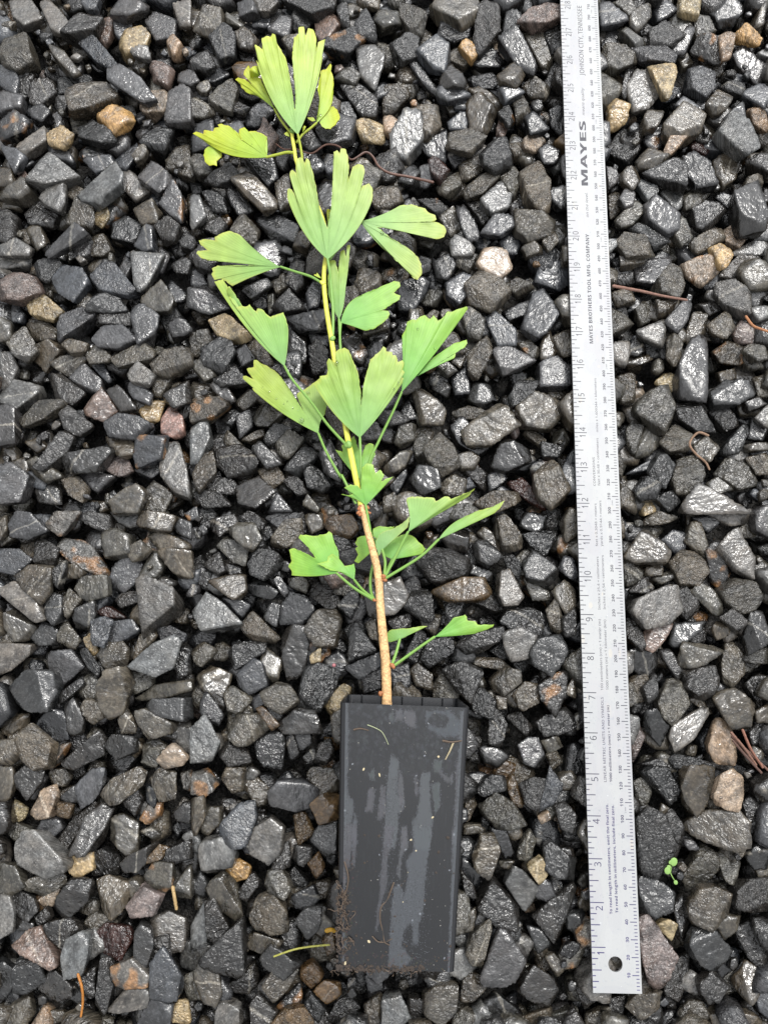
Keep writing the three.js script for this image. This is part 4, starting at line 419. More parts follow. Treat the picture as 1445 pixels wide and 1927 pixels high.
  // roots and crumbs stuck to the face and along the base
  const rootM = new THREE.MeshStandardMaterial({ color: lin(.085, .06, .042), roughness: 0.8 }), crumb = new THREE.MeshStandardMaterial({ color: lin(.03, .022, .017), roughness: 0.9 }), pale = new THREE.MeshStandardMaterial({ color: lin(.38, .32, .2), roughness: 0.7 });
  const strand = (name, list, z, rad, mat, lift = 0.0008) => part(name, tube(list.map(([x, y], i) => { const v = POT.zp(x, y, z); v.y += lift + 0.0006 * Math.sin(i * 2.1); return v.sub(off); }), rad, rad * 0.6, list.length * 6, 5), mat, pot);
  strand('root', [[415, 380], [480, 405], [535, 440], [570, 500], [590, 545]], 7, 0.00032, new THREE.MeshStandardMaterial({ color: lin(.3, .33, .2), roughness: 0.7 }));
  strand('root', [[300, 420], [350, 410], [420, 425]], 7, 0.0006, rootM); strand('straw_bit', [[1055, 515], [1120, 525], [1210, 515]], 7, 0.0007, rootM); strand('straw_bit', [[1140, 530], [1110, 600], [1075, 672]], 7, 0.0006, pale);
  strand('root', [[635, 455], [610, 520], [580, 600], [530, 660], [520, 760], [545, 880], [560, 960], [600, 980]], 8, 0.0005, rootM); strand('root', [[455, 910], [500, 950], [560, 960], [620, 930]], 8, 0.0004, rootM); strand('root', [[220, 280], [250, 400], [235, 520], [200, 600]], 8, 0.0005, rootM);
  const tang = [], rt2 = rngOf(66);
  for (let i = 0; i < 80; i++) { let x = rr(150, 285, rt2), y = rr(470, 1000, rt2); if (i > 44) { x = rr(130, 880, rt2); y = rr(1165, 1215, rt2); } const l = []; for (let k = 0; k < 5; k++) { const v = POT.zp(x, y, 8); v.y += rr(0.0002, 0.0022, rt2) - (i > 44 ? rr(0.0, 0.006, rt2) : 0); l.push(v.sub(off)); x += rr(-26, 26, rt2); y += i > 44 ? rr(-14, 22, rt2) : rr(-26, 40, rt2); } tang.push(tube(l, 0.00026, 0.00012, 10, 4)); }
  const rc2 = part('root_tangle', mergeGeometries(tang), rootM, pot); rc2.userData.kind = 'stuff'; rc2.userData.label = 'brown root fibres stuck along the left edge and base';
  const cr = []; for (let i = 0; i < 330; i++) { let x = 150 + 120 * Math.pow(rt2(), 1.6), y = rr(540, 1180, rt2); if (i > 120) { x = rr(150, 900, rt2); y = rr(1160, 1205, rt2); } if (i > 280) { x = rr(220, 1150, rt2); y = rr(20, 1150, rt2); } const v = POT.zp(x, y, 8); const s = rr(0.0003, 0.0009, rt2), g = mergeVertices(new THREE.IcosahedronGeometry(s, 1)); g.scale(1, 0.7, rr(0.7, 1.4, rt2)); g.rotateY(rt2() * 6); g.translate(v.x - off.x, v.y + s * 0.3 - off.y, v.z - off.z); cr.push(g); }
  const cs = part('soil_crumbs', mergeGeometries(cr), crumb, pot); cs.userData.kind = 'stuff';
  for (const [x, y, z] of [[515, 805, 7], [380, 757, 7], [1015, 650, 7], [965, 1165, 7], [785, 1350, 7], [780, 90, 8], [825, 180, 8], [875, 540, 8], [715, 615, 8], [225, 1140, 8], [755, 365, 8], [425, 955, 8]]) { const v = POT.zp(x, y, z), g = mergeVertices(new THREE.IcosahedronGeometry(0.0008, 1)); g.scale(rr(0.5, 1.3, rt2), 0.45, rr(0.6, 1.7, rt2)); g.rotateY(rt2() * 3); g.translate(v.x - off.x, v.y - off.y + 0.0003, v.z - off.z); part('pale_grain', g, pale, pot); }
}

// ---------------------------------------------------------------- ginkgo seedling
const Z1 = [340, 30, 4.25], Z2 = [520, 250, 4.25], Z3 = [360, 420, 4.8167], Z4 = [560, 500, 4.25], Z5 = [520, 820, 3.284], Z6 = [640, 1080, 4.5156];
const zp = (Z, p) => [Z[0] + p[0] / Z[2], Z[1] + p[1] / Z[2]];
const stemH = y => 0.011 + (Math.max(240, Math.min(1340, y)) - 240) / 1100 * 0.024;
const plant = thing('ginkgo_seedling', 'young ginkgo seedling with yellow green fan leaves rising from the black pot', 'plant');
plant.position.copy(px(741, 1322, 0.034)); const PO = plant.position.clone();
const fbmRow = (() => { const r = rngOf(12), a = new Float32Array(512); for (let i = 0; i < 512; i++) a[i] = r(); return a; })();
const leafVein = texOf(512, i => { const x = i % 512, y = Math.floor(i / 512); const w = x + 3 * fB[i], s = 0.5 + 0.5 * Math.sin(w / 512 * Math.PI * 2 * 44), t = fbmRow[x % 512]; const v = cl01(0.90 + 0.05 * s * s + (t - 0.5) * 0.04 + (fD[i] - 0.5) * 0.14); return [v, v, v * 0.985]; }, true);
const leafBump = texOf(512, i => { const x = i % 512; const s = 0.5 + 0.5 * Math.sin((x + 3 * fB[i]) / 512 * Math.PI * 2 * 44); const v = cl01(0.25 + 0.5 * s + (fC[i] - 0.5) * 0.2); return [v, v, v]; });
const leafMat = new THREE.MeshPhysicalMaterial({ color: 0xffffff, vertexColors: true, map: leafVein, bumpMap: leafBump, bumpScale: 0.00004, roughness: 0.52, side: THREE.DoubleSide });
const petMat = new THREE.MeshPhysicalMaterial({ color: lin(...alb(150, 200, 95)), roughness: 0.5 }), petYel = new THREE.MeshPhysicalMaterial({ color: lin(...alb(200, 215, 70)), roughness: 0.5 });
const dropMat = new THREE.MeshPhysicalMaterial({ color: 0xffffff, roughness: 0.02, transmission: 1, thickness: 0.002, ior: 1.33 });
// palettes: base, blade, margin
const PAL = {
  green: [alb(142, 202, 108), alb(168, 216, 98), alb(208, 224, 96)], pale: [alb(154, 210, 114), alb(178, 220, 110), alb(216, 226, 106)], top: [alb(160, 216, 122), alb(198, 234, 104), alb(228, 238, 82)],
  yellow: [alb(178, 222, 62), alb(206, 232, 50), alb(230, 228, 44)], lime: [alb(126, 204, 82), alb(152, 218, 82), alb(188, 226, 80)], grey: [alb(134, 190, 108), alb(160, 206, 112), alb(194, 214, 104)], warm: [alb(150, 206, 96), alb(180, 214, 82), alb(204, 214, 88)],
};
let leafSeed = 1;
/* one fan shaped leaf: B base, M margin from one shoulder to the other, E points half way up the two sides, h heights above the stem
   [base, left shoulder, middle, right shoulder] in mm above the gravel, pet the stalk's course back to the stem */
function leaf(o) {
  const seed = leafSeed++, r = rngOf(seed * 97), S = p => zp(p.length > 2 ? p[2] : o.z, p), B = S(o.B), pal = PAL[o.pal || 'green'];
  let M = o.M.map(S); const acc = []; const fine = [];
  for (let i = 0; i < M.length - 1; i++) { const a = M[i], b = M[i + 1], l = Math.hypot(a[0] - b[0], a[1] - b[1]), n = Math.max(1, Math.round(l / 4.5)); for (let k = 0; k < n; k++) { const t = k / n, j = k ? 0.9 : 0; fine.push([a[0] + (b[0] - a[0]) * t + rr(-j, j, r), a[1] + (b[1] - a[1]) * t + rr(-j, j, r)]); } } fine.push(M[M.length - 1]);
  let tot = 0; fine.forEach((p, i) => { if (i) tot += Math.hypot(p[0] - fine[i - 1][0], p[1] - fine[i - 1][1]); acc.push(tot); });
  const mid = (p, q) => [(p[0] + q[0]) / 2, (p[1] + q[1]) / 2], off = (E, m) => { if (!E) return [0, 0]; const e = S(E), c = mid(B, m); return [2 * (e[0] - c[0]), 2 * (e[1] - c[1])]; };
  const oL = off(o.El, fine[0]), oR = off(o.Er, fine[fine.length - 1]), NV = 16, nu = fine.length, h = o.h, curl = o.curl || 0, th = 0.00035;
  const maxd = Math.max(...fine.map(p => Math.hypot(p[0] - B[0], p[1] - B[1])));
  const pos = [], uv = [], col = [], idx = [];
  const wsc = rr(0.8, 1.4, r), wph = r() * 9;
  for (let side = 0; side < 2; side++) for (let j = 0; j <= NV; j++) for (let i = 0; i < nu; i++) {
    const v = j / NV, u = acc[i] / tot, m = fine[i], wl = Math.max(0, 1 - u * 2.2), wr = Math.max(0, 1 - (1 - u) * 2.2), c = mid(B, m), C = [c[0] + oL[0] * wl + oR[0] * wr, c[1] + oL[1] * wl + oR[1] * wr];
    const a = (1 - v) * (1 - v), b = 2 * v * (1 - v), d = v * v, X = a * B[0] + b * C[0] + d * m[0], Y = a * B[1] + b * C[1] + d * m[1];
    const rad = Math.hypot(X - B[0], Y - B[1]) / maxd;
    const hm = u < 0.5 ? h[1] + (h[2] - h[1]) * Math.sin(u * Math.PI) : h[3] + (h[2] - h[3]) * Math.sin(u * Math.PI);
    let H = h[0] + (hm - h[0]) * rad + curl * rad * rad * rad + wsc * 1.1 * rad * noise.noise(X / 26 + wph, Y / 26, seed) + wsc * 0.5 * rad * rad * noise.noise(X / 9 + wph, Y / 9, seed) + 0.005 * Math.sin(u * 170) * Math.min(1, rad * 3);
    const P = px(X, Y, H * 0.001); if (side) P.y -= th;
    pos.push(P.x - PO.x, P.y - PO.y, P.z - PO.z); uv.push(u * Math.max(0.4, tot / 300), rad * 1.5);
    const t1 = cl01(rad / 0.62), t2 = cl01((rad - 0.35) / 0.8) * 0.55, ed = Math.max(cl01((v - 0.955) / 0.03), u < 0.006 || u > 0.994 ? 0.6 : 0), n1 = 1 + 0.07 * noise.noise(X / 16, Y / 16, seed + 3);
    const sp = noise.noise(X / 2.6 + seed, Y / 2.6, 7) > 0.62 && noise.noise(X / 40, Y / 40, seed + 9) > 0.05 ? 0.72 : 1;
    for (let k = 0; k < 3; k++) { let q = pal[0][k] + (pal[1][k] - pal[0][k]) * t1; q += (pal[2][k] - q) * t2; q += (pal[2][k] * 1.02 - q) * ed * 0.9; col.push(q * n1 * (k === 1 ? sp : 0.4 * sp + 0.6)); }
  }
  const st = nu * (NV + 1);
  for (let j = 0; j < NV; j++) for (let i = 0; i < nu - 1; i++) { const a = j * nu + i, b = a + 1, c = a + nu, d = c + 1; idx.push(a, b, c, b, d, c); idx.push(st + a, st + c, st + b, st + b, st + c, st + d); }
  const rim = []; for (let j = 0; j <= NV; j++) rim.push(j * nu); for (let i = 1; i < nu; i++) rim.push(NV * nu + i); for (let j = NV - 1; j >= 0; j--) rim.push(j * nu + nu - 1);
  for (let i = 0; i < rim.length - 1; i++) { const a = rim[i], b = rim[i + 1]; idx.push(a, b, st + a, b, st + b, st + a); }
  const g = new THREE.BufferGeometry(); g.setAttribute('position', new THREE.Float32BufferAttribute(pos, 3)); g.setAttribute('uv', new THREE.Float32BufferAttribute(uv, 2)); g.setAttribute('color', new THREE.Float32BufferAttribute(col, 3)); g.setIndex(idx); g.computeVertexNormals();
  const m = part(o.name || 'leaf', g, leafMat, o.parent || plant); if (o.label) m.userData.label = o.label;
  if (o.pet) {
    const pts = [[...B, h[0]], ...o.pet.map((p, i) => { const q = S(p), t = (i + 1) / o.pet.length; return [...q, h[0] + (stemH(q[1]) * 1000 - h[0]) * t]; })].map(([x, y, hh]) => px(x, y, hh * 0.001).sub(PO));
    part('petiole', tube(pts, o.pr || 0.00085, (o.pr || 0.00085) * 1.15, pts.length * 8, 8), o.pal === 'yellow' || o.pal === 'top' ? petYel : petMat, m);
  }
  for (const [x, y, R] of o.drops || []) { const q = S([x, y]), d2 = px(q[0], q[1], 0), gg = new THREE.SphereGeometry(R, 10, 6, 0, 6.283, 0, 1.5); gg.scale(1, 0.6, 1.2); let best = 9, by = h[0] * 0.001; for (let i = 0; i < st; i++) { const P = [pos[i * 3] + PO.x, pos[i * 3 + 1] + PO.y, pos[i * 3 + 2] + PO.z], w = px(q[0], q[1], P[1]), e = Math.hypot(w.x - P[0], w.z - P[2]); if (e < best) { best = e; by = P[1]; } } const w = px(q[0], q[1], by + 0.00015).sub(PO); gg.translate(w.x, w.y, w.z); part('water_droplet', gg, dropMat, m); }
  return m;
}
// stem: woody below, green above
const bark = texOf(256, i => { const k = (i >> 8) * 512 + ((i & 255) * 3) % 512; const v = cl01(0.88 + (fC[k] - 0.5) * 0.6 + (fA[k] - 0.5) * 0.25); return [v, v * 0.97, v * 0.92]; }, true);
const woodMat = new THREE.MeshStandardMaterial({ color: lin(.72, .47, .24), map: bark, bumpMap: bark, bumpScale: 0.0005, roughness: 0.6 }), shootMat = new THREE.MeshPhysicalMaterial({ color: lin(.66, .66, .10), map: leafVein, roughness: 0.45 }), scaleMat = new THREE.MeshStandardMaterial({ color: lin(...alb(200, 128, 78)), roughness: 0.6 });
const SP = (Z, p, dh = 0) => { const q = zp(Z, p); return px(q[0], q[1], stemH(q[1]) + dh).sub(PO); };
const wood = [SP(Z6, [397, 1215], 0.0005), SP(Z6, [397, 1095]), SP(Z6, [392, 900]), SP(Z6, [385, 740]), SP(Z6, [365, 540]), SP(Z6, [343, 300]), SP(Z6, [326, 40]), SP(Z5, [618, 800]), SP(Z5, [590, 690]), SP(Z5, [562, 580]), SP(Z5, [535, 460]), SP(Z5, [525, 430])];
const woody = part('woody_stem', tube(wood, 0.0031, 0.0021, 90, 12, 0.10, 3), woodMat, plant); woody.userData.label = 'tan woody lower stem with fine bark streaks';
{ const u = woody.geometry.attributes.uv; for (let i = 0; i < u.count; i++) u.setXY(i, u.getX(i) * 3, u.getY(i)); }
const shootPts = [SP(Z5, [526, 436]), SP(Z5, [505, 330]), SP(Z5, [478, 200]), SP(Z5, [450, 60]), SP(Z4, [408, 1420]), SP(Z4, [385, 1290]), SP(Z4, [345, 1050]), SP(Z4, [300, 780]), SP(Z4, [272, 600]), SP(Z4, [235, 380]), SP(Z4, [212, 160]), SP(Z2, [383, 1100]), SP(Z2, [400, 960]), SP(Z2, [400, 850]), SP(Z2, [372, 690]), SP(Z2, [300, 520]), SP(Z2, [220, 360]), SP(Z2, [158, 220]), SP(Z1, [912, 1080]), SP(Z1, [892, 960]), SP(Z1, [888, 905])];
const shoot = part('green_shoot', tube(shootPts, 0.0021, 0.0013, 110, 10, 0.05, 8), shootMat, plant); shoot.userData.label = 'yellow green upper shoot';
const bud = (Z, x, y, R, mat, n = 3, dir = [1, 0]) => { const gs = []; const r = rngOf(x * 7 + y); for (let i = 0; i < n; i++) { const g = new THREE.SphereGeometry(R * rr(0.5, 0.85, r), 8, 6); g.scale(1, 0.9, rr(1, 1.6, r)); g.rotateY(r() * 6); const v = SP(Z, [x + rr(-8, 8, r), y + rr(-8, 8, r)], 0.001 + r() * 0.001); g.translate(v.x, v.y, v.z); gs.push(g); } const m = part('bud', mergeGeometries(gs), mat, plant); return m; };
for (const [x, y] of [[505, 450], [515, 470], [530, 432], [545, 445], [560, 440], [575, 470], [520, 485]]) bud(Z5, x, y, 0.0014, scaleMat, 2);
bud(Z5, 594, 702, 0.002, woodMat); bud(Z5, 662, 868, 0.0016, scaleMat); bud(Z5, 668, 892, 0.0014, scaleMat); bud(Z5, 604, 1012, 0.0014, scaleMat); bud(Z6, 366, 532, 0.0018, scaleMat); bud(Z6, 446, 785, 0.0016, scaleMat); bud(Z6, 348, 1018, 0.0015, scaleMat);
bud(Z3, 1190, 545, 0.002, shootMat); bud(Z3, 1282, 1045, 0.0023, petMat); bud(Z4, 405, 1435, 0.0028, petMat); bud(Z1, 895, 925, 0.0022, petMat);
// small unopened leaves at the nodes
leaf({ name: 'leaflet', z: Z3, B: [1180, 500], M: [[1150, 492], [1112, 472], [1115, 462], [1135, 465], [1140, 446], [1152, 462]], h: [18, 19, 19, 19], pal: 'yellow' });
leaf({ name: 'leaflet', z: Z2, B: [408, 735], M: [[402, 640], [405, 612], [425, 608], [433, 625], [422, 640]], El: [408, 690], Er: [416, 690], h: [15, 16, 17, 16], pal: 'yellow' });
leaf({ name: 'leaflet', z: Z1, B: [872, 965], M: [[840, 955], [828, 940], [850, 925], [862, 932]], h: [12, 13, 13, 13], pal: 'yellow' });
leaf({ name: 'leaflet', z: Z1, B: [975, 930], M: [[978, 890], [990, 876], [1002, 884], [995, 905]], h: [14, 15, 15, 15], pal: 'yellow' });
// leaves, from the tip down; heights in mm
leaf({ z: Z1, B: [938, 950], M: [[605, 352], [628, 380], [592, 235], [600, 228], [655, 268], [650, 178], [685, 160], [720, 168], [735, 140], [757, 150], [780, 235], [805, 270], [826, 310], [850, 370], [872, 480], [888, 580], [905, 690], [914, 748], [920, 690], [922, 600], [905, 430], [893, 330], [905, 172], [945, 140], [945, 92], [985, 86], [996, 152], [1003, 155], [1020, 97], [1060, 110], [1085, 180], [1086, 240], [1080, 300], [1100, 210], [1155, 186], [1132, 260], [1134, 330]], El: [738, 690], Er: [1062, 640], h: [17, 24, 30, 24], pal: 'top', pet: [[958, 1040], [972, 1150], [960, 1300]], label: 'tall pale leaf deeply split into two upright lobes at the tip' });
leaf({ z: Z1, B: [752, 745], M: [[558, 625], [520, 606], [487, 572], [480, 545], [438, 508], [460, 492], [515, 505], [560, 540], [606, 560], [545, 500], [505, 470], [508, 440], [545, 392], [556, 422], [600, 470], [640, 500], [655, 590]], El: [645, 655], Er: [705, 660], h: [13, 8, 14, 17], pal: 'yellow', pet: [[800, 830], [880, 935]], label: 'small yellow curled leaf at left of the tip' });
leaf({ name: 'curled_lobe', z: Z1, B: [636, 480], M: [[556, 495], [552, 460], [552, 425], [575, 405], [610, 398], [640, 412]], h: [17, 14, 24, 18], pal: 'yellow', curl: -3 });
leaf({ z: Z1, B: [1085, 858], M: [[1095, 590], [1108, 510], [1122, 440], [1170, 420], [1198, 380], [1207, 396], [1200, 440], [1218, 480], [1224, 560], [1218, 640]], El: [1112, 720], Er: [1185, 750], h: [13, 22, 14, 9], pal: 'yellow', pet: [[1030, 905], [978, 945], [930, 1010]], drops: [[1115, 795, 0.0013], [1098, 805, 0.0008]], label: 'narrow yellow cupped leaf at right of the tip' });
leaf({ name: 'curled_lobe', z: Z1, B: [1112, 850], M: [[1180, 745], [1200, 726], [1222, 722], [1255, 752], [1272, 800], [1268, 830], [1240, 870], [1200, 905], [1160, 903], [1132, 888], [1138, 868]], h: [12, 11, 8, 9], pal: 'yellow', curl: -2 });
leaf({ name: 'leaflet', z: Z1, B: [1080, 838], M: [[1062, 812], [1012, 810], [1025, 828], [1050, 842]], h: [12, 13, 13, 13], pal: 'yellow' });
leaf({ z: Z1, B: [690, 1130], M: [[240, 1030], [160, 975], [98, 940], [125, 925], [185, 945], [190, 912], [262, 922], [270, 896], [310, 890], [298, 870], [330, 862], [400, 885], [440, 930], [488, 992], [466, 940], [470, 905], [510, 890], [545, 925], [600, 920], [660, 945], [693, 967], [688, 985], [672, 1050], [680, 1100]], El: [425, 1120], Er: [692, 1112], h: [12, 5, 11, 19], pal: 'yellow', pet: [[780, 1108], [850, 1092], [905, 1095]], pr: 0.001, drops: [[450, 1085, 0.0005], [570, 1028, 0.0005]], label: 'wide yellow green leaf lying at far left below the tip' });
leaf({ name: 'curled_lobe', z: Z1, B: [262, 1042], M: [[330, 1082], [328, 1130], [290, 1160], [292, 1200], [262, 1190], [230, 1197], [195, 1165], [183, 1112], [200, 1060], [225, 1042]], h: [6, 4, 6, 4], pal: 'yellow', curl: -1 });
leaf({ z: Z2, B: [410, 1012], M: [[88, 520], [90, 452], [105, 443], [125, 455], [153, 500], [108, 340], [115, 305], [130, 295], [160, 322], [158, 212], [190, 195], [214, 206], [226, 242], [240, 200], [268, 228], [285, 290], [302, 350], [330, 500], [346, 600], [380, 690], [408, 760], [420, 690], [440, 600], [455, 430], [456, 250], [458, 152], [485, 138], [506, 166], [515, 126], [555, 130], [574, 200], [582, 280], [578, 376], [610, 272], [660, 248], [695, 262], [706, 300], [690, 390], [650, 502], [690, 422], [740, 403], [768, 440], [772, 500], [758, 560]], El: [222, 800], Er: [625, 800], h: [24, 26, 33, 26], pal: 'pale', pet: [[428, 1120], [1262, 520, Z3], [1285, 800, Z3], [1284, 1010, Z3]], label: 'broad two lobed leaf in front of the stem, second from the tip' });
leaf({ z: Z2, B: [672, 708], M: [[985, 582], [1080, 570], [1125, 582], [1130, 590], [1190, 605], [1214, 635], [1270, 658], [1280, 690], [1260, 710], [1190, 698], [1300, 720], [1345, 750], [1358, 790], [1340, 832], [1280, 850], [1200, 830], [1100, 806], [900, 766], [805, 752], [900, 830], [1050, 920], [1130, 990], [1160, 1050], [1162, 1130], [1130, 1175], [1105, 1170], [1135, 1140], [1110, 1092], [1000, 1030], [900, 965]], El: [840, 655], Er: [775, 845], h: [20, 15, 12, 8], pal: 'pale', pet: [[560, 830], [430, 1010]], drops: [[846, 800, 0.0014]], label: 'leaf at right with a flat upper lobe and a drooping lower lobe' });
leaf({ z: Z3, B: [812, 396], M: [[470, 132], [430, 100], [350, 70], [270, 95], [214, 125], [216, 156], [130, 145], [70, 156], [90, 200], [150, 246], [60, 250], [48, 272], [90, 315], [170, 336], [350, 345], [480, 365], [575, 382], [480, 386], [350, 385], [240, 383], [188, 410], [200, 440], [184, 462], [210, 512], [280, 505], [330, 540], [372, 570]], El: [640, 290], Er: [590, 470], h: [19, 15, 10, 6], pal: 'pale', pet: [[930, 435], [1090, 487], [1190, 548]], label: 'leaf at left with three blunt lobes on a long stalk' });
leaf({ z: Z3, B: [846, 1296], M: [[210, 530], [290, 505], [318, 560], [324, 610], [350, 680], [408, 762], [460, 750], [495, 757], [530, 735], [556, 770], [590, 800], [600, 774], [640, 780], [690, 830], [720, 850], [780, 825], [835, 808], [852, 850], [880, 960]], El: [522, 975], Er: [872, 1130], h: [20, 12, 14, 20], pal: 'green', pet: [[905, 1400], [1100, 1640], [240, 1270, Z4], [395, 1440, Z4]], label: 'long torn edged leaf left of the stem reaching up to the three lobed leaf' });
leaf({ name: 'curled_lobe', z: Z3, B: [408, 762], M: [[350, 680], [325, 620], [330, 580], [348, 572], [390, 630], [440, 710], [465, 752]], h: [13, 14, 18, 15], pal: 'green' });
leaf({ z: Z3, B: [1152, 1905], M: [[570, 1522], [555, 1502], [570, 1480], [470, 1410], [470, 1385], [500, 1383], [562, 1412], [510, 1336], [504, 1320], [565, 1305], [570, 1240], [595, 1240], [640, 1275], [700, 1300], [790, 1365], [850, 1440], [900, 1530], [950, 1600], [1012, 1682], [975, 1610], [955, 1560], [980, 1530], [1050, 1490], [1120, 1440], [1170, 1400], [1232, 1500], [1236, 1640], [1205, 1740]], El: [845, 1735], Er: [1160, 1825], h: [16, 8, 9, 8], pal: 'warm', pet: [[235, 1500, Z4], [355, 1700, Z4], [400, 240, Z5], [490, 415, Z5]], drops: [[1062, 1540, 0.0013], [1000, 1790, 0.0019], [710, 1530, 0.0008], [650, 1490, 0.0006], [770, 1590, 0.0007], [870, 1615, 0.0006], [920, 1675, 0.0007], [840, 1640, 0.0005], [970, 1700, 0.0005], [560, 1370, 0.0005]], label: 'yellowish leaf dotted with water drops left of the stem' });
leaf({ z: Z3, B: [1338, 872], M: [[1240, 640], [1236, 500], [1248, 340], [1300, 335], [1322, 400], [1332, 442], [1346, 300], [1352, 258], [1385, 240], [1400, 300], [1412, 200], [1438, 195], [1428, 330], [1408, 480], [1392, 620]], El: [1285, 770], Er: [1378, 760], h: [13, 14, 17, 16], pal: 'green', pet: [[1352, 1120], [370, 900, Z4], [430, 1300, Z4]], label: 'narrow upright leaf right of the stem behind the two lobed leaf' });
leaf({ z: Z4, B: [345, 455], M: [[500, 240], [640, 180], [770, 122], [815, 130], [823, 160], [770, 215], [823, 240], [815, 270], [740, 320], [668, 360], [725, 362], [738, 385], [722, 420], [690, 450], [620, 500], [540, 520]], El: [398, 318], Er: [440, 484], h: [12, 12, 9, 6], pal: 'lime', pet: [[338, 560], [345, 680], [420, 1250]], label: 'leaf lying level to the right just above the middle of the stem' });
leaf({ z: Z4, B: [498, 1375], M: [[130, 945], [180, 905], [178, 885], [236, 870], [242, 840], [234, 770], [250, 740], [280, 764], [306, 788], [300, 700], [320, 676], [375, 655], [410, 676], [432, 730], [465, 800], [490, 900], [504, 1000], [509, 1122], [520, 1000], [545, 880], [580, 750], [640, 700], [685, 645], [706, 660], [710, 686], [755, 690], [760, 716], [785, 716], [800, 770], [836, 755], [850, 772], [838, 830], [855, 852], [830, 890], [848, 902], [830, 950], [790, 1000]], El: [300, 1192], Er: [655, 1195], h: [29, 27, 36, 27], pal: 'green', pet: [[505, 1560], [522, 240, Z5], [535, 420, Z5]], drops: [[316, 775, 0.0015], [770, 985, 0.0008], [805, 940, 0.0008]], label: 'largest two lobed leaf in front of the middle of the stem' });
leaf({ z: Z4, B: [830, 1012], M: [[838, 700], [834, 560], [845, 540], [865, 500], [880, 446], [915, 430], [945, 436], [970, 415], [1015, 395], [1040, 416], [1056, 426], [1085, 395], [1100, 410], [1120, 440], [1150, 425], [1200, 365], [1230, 370], [1290, 345], [1350, 325], [1362, 340], [1310, 390]], El: [846, 850], Er: [1078, 722], h: [20, 16, 20, 12], pal: 'lime', pet: [[770, 1150], [650, 1400], [575, 1570], [560, 330, Z5]], drops: [[960, 505, 0.0008], [1095, 660, 0.0007]], label: 'large fan leaf at right with a toothed upper edge' });
leaf({ name: 'side_lobe', z: Z4, B: [955, 885], M: [[1150, 690], [1260, 617], [1350, 592], [1356, 620], [1340, 650], [1262, 690], [1260, 720], [1246, 746], [1205, 724], [1140, 728]], El: [1045, 770], Er: [1050, 795], h: [14, 12, 13, 11], pal: 'lime' });
leaf({ z: Z5, B: [512, 262], M: [[365, 85], [410, 100], [405, 60], [440, 30], [480, 0], [500, 60], [530, 130], [548, 62], [575, 45], [602, 55], [600, 90], [612, 112], [590, 170]], El: [440, 190], Er: [560, 210], h: [14, 10, 9, 10], pal: 'lime', label: 'small leaf tucked behind the stem below the largest leaf' });
leaf({ z: Z5, B: [552, 432], M: [[400, 362], [460, 366], [496, 342], [440, 334], [420, 320], [460, 300], [500, 306], [524, 332], [526, 240], [532, 195], [560, 170], [600, 180], [612, 232], [640, 210], [666, 240], [650, 282], [690, 262], [725, 250], [665, 300], [625, 340]], El: [490, 392], Er: [585, 392], h: [29, 29, 33, 28], pal: 'lime', pet: [[575, 560], [598, 695]], label: 'small frilled leaf at the joint of green and woody stem' });
leaf({ z: Z5, B: [372, 850], M: [[95, 862], [95, 835], [75, 810], [95, 775], [80, 705], [110, 695], [150, 710], [200, 735], [242, 757], [190, 680], [138, 630], [150, 610], [230, 620], [310, 605], [325, 590], [345, 605], [360, 660], [384, 712], [384, 770]], El: [235, 868], Er: [388, 812], h: [19, 9, 12, 14], pal: 'lime', pet: [[480, 940], [602, 1015]], label: 'fan leaf with two notched lobes at lower left of the woody stem' });
leaf({ z: Z5, B: [482, 892], M: [[330, 832], [250, 792], [315, 775], [320, 745], [345, 728], [380, 750], [420, 805], [450, 800], [480, 790], [488, 840]], El: [430, 852], h: [20, 19, 17, 18], pal: 'lime', pet: [[530, 950], [605, 1012]], label: 'smaller folded leaf resting on the notched lower left leaf' });
leaf({ z: Z5, B: [660, 655], M: [[508, 788], [482, 775], [506, 735], [488, 700], [505, 685], [487, 660], [500, 632], [556, 612]], h: [14, 9, 9, 9], pal: 'lime', pet: [[590, 830], [583, 950], [600, 1010]], label: 'leaf half hidden behind the woody stem' });
leaf({ z: Z5, B: [640, 650], M: [[597, 620], [598, 575], [640, 558], [690, 565], [732, 560]], h: [20, 19, 19, 18], pal: 'lime', label: 'small leaf edge showing right behind the woody stem' });
leaf({ z: Z5, B: [715, 765], M: [[655, 735], [640, 700], [690, 650], [740, 625], [800, 605], [850, 625], [890, 665], [922, 702], [890, 735], [800, 738]], h: [17, 14, 13, 10], pal: 'lime', pet: [[690, 820], [668, 870]], label: 'bright green leaf lying low at right of the woody stem' });
leaf({ z: Z5, B: [655, 705], M: [[636, 742], [615, 690], [612, 650], [640, 605], [680, 585], [730, 570], [780, 540], [820, 498], [821, 530], [812, 565]], h: [29, 26, 30, 30], pal: 'grey', pet: [[672, 780], [668, 855]], label: 'greyish green folded leaf right of the woody stem' });
leaf({ z: Z5, B: [812, 596], M: [[803, 400], [808, 385], [840, 375], [975, 385], [986, 405], [1040, 375], [1070, 380], [1075, 391], [1130, 370], [1180, 350], [1225, 325], [1190, 372], [1130, 412]], El: [824, 510], Er: [962, 508], h: [30, 32, 30, 22], pal: 'green', pet: [[740, 740], [675, 862]], label: 'sickle shaped fan leaf at right of the woody stem' });
leaf({ z: Z5, B: [1000, 642], M: [[1120, 522], [1240, 465], [1330, 440], [1410, 400], [1385, 440], [1350, 476], [1260, 512], [1150, 572]], El: [1055, 572], Er: [1082, 606], h: [26, 22, 26, 20], pal: 'green', pet: [[900, 738], [670, 884]], label: 'slender folded leaf farthest right on a long stalk' });
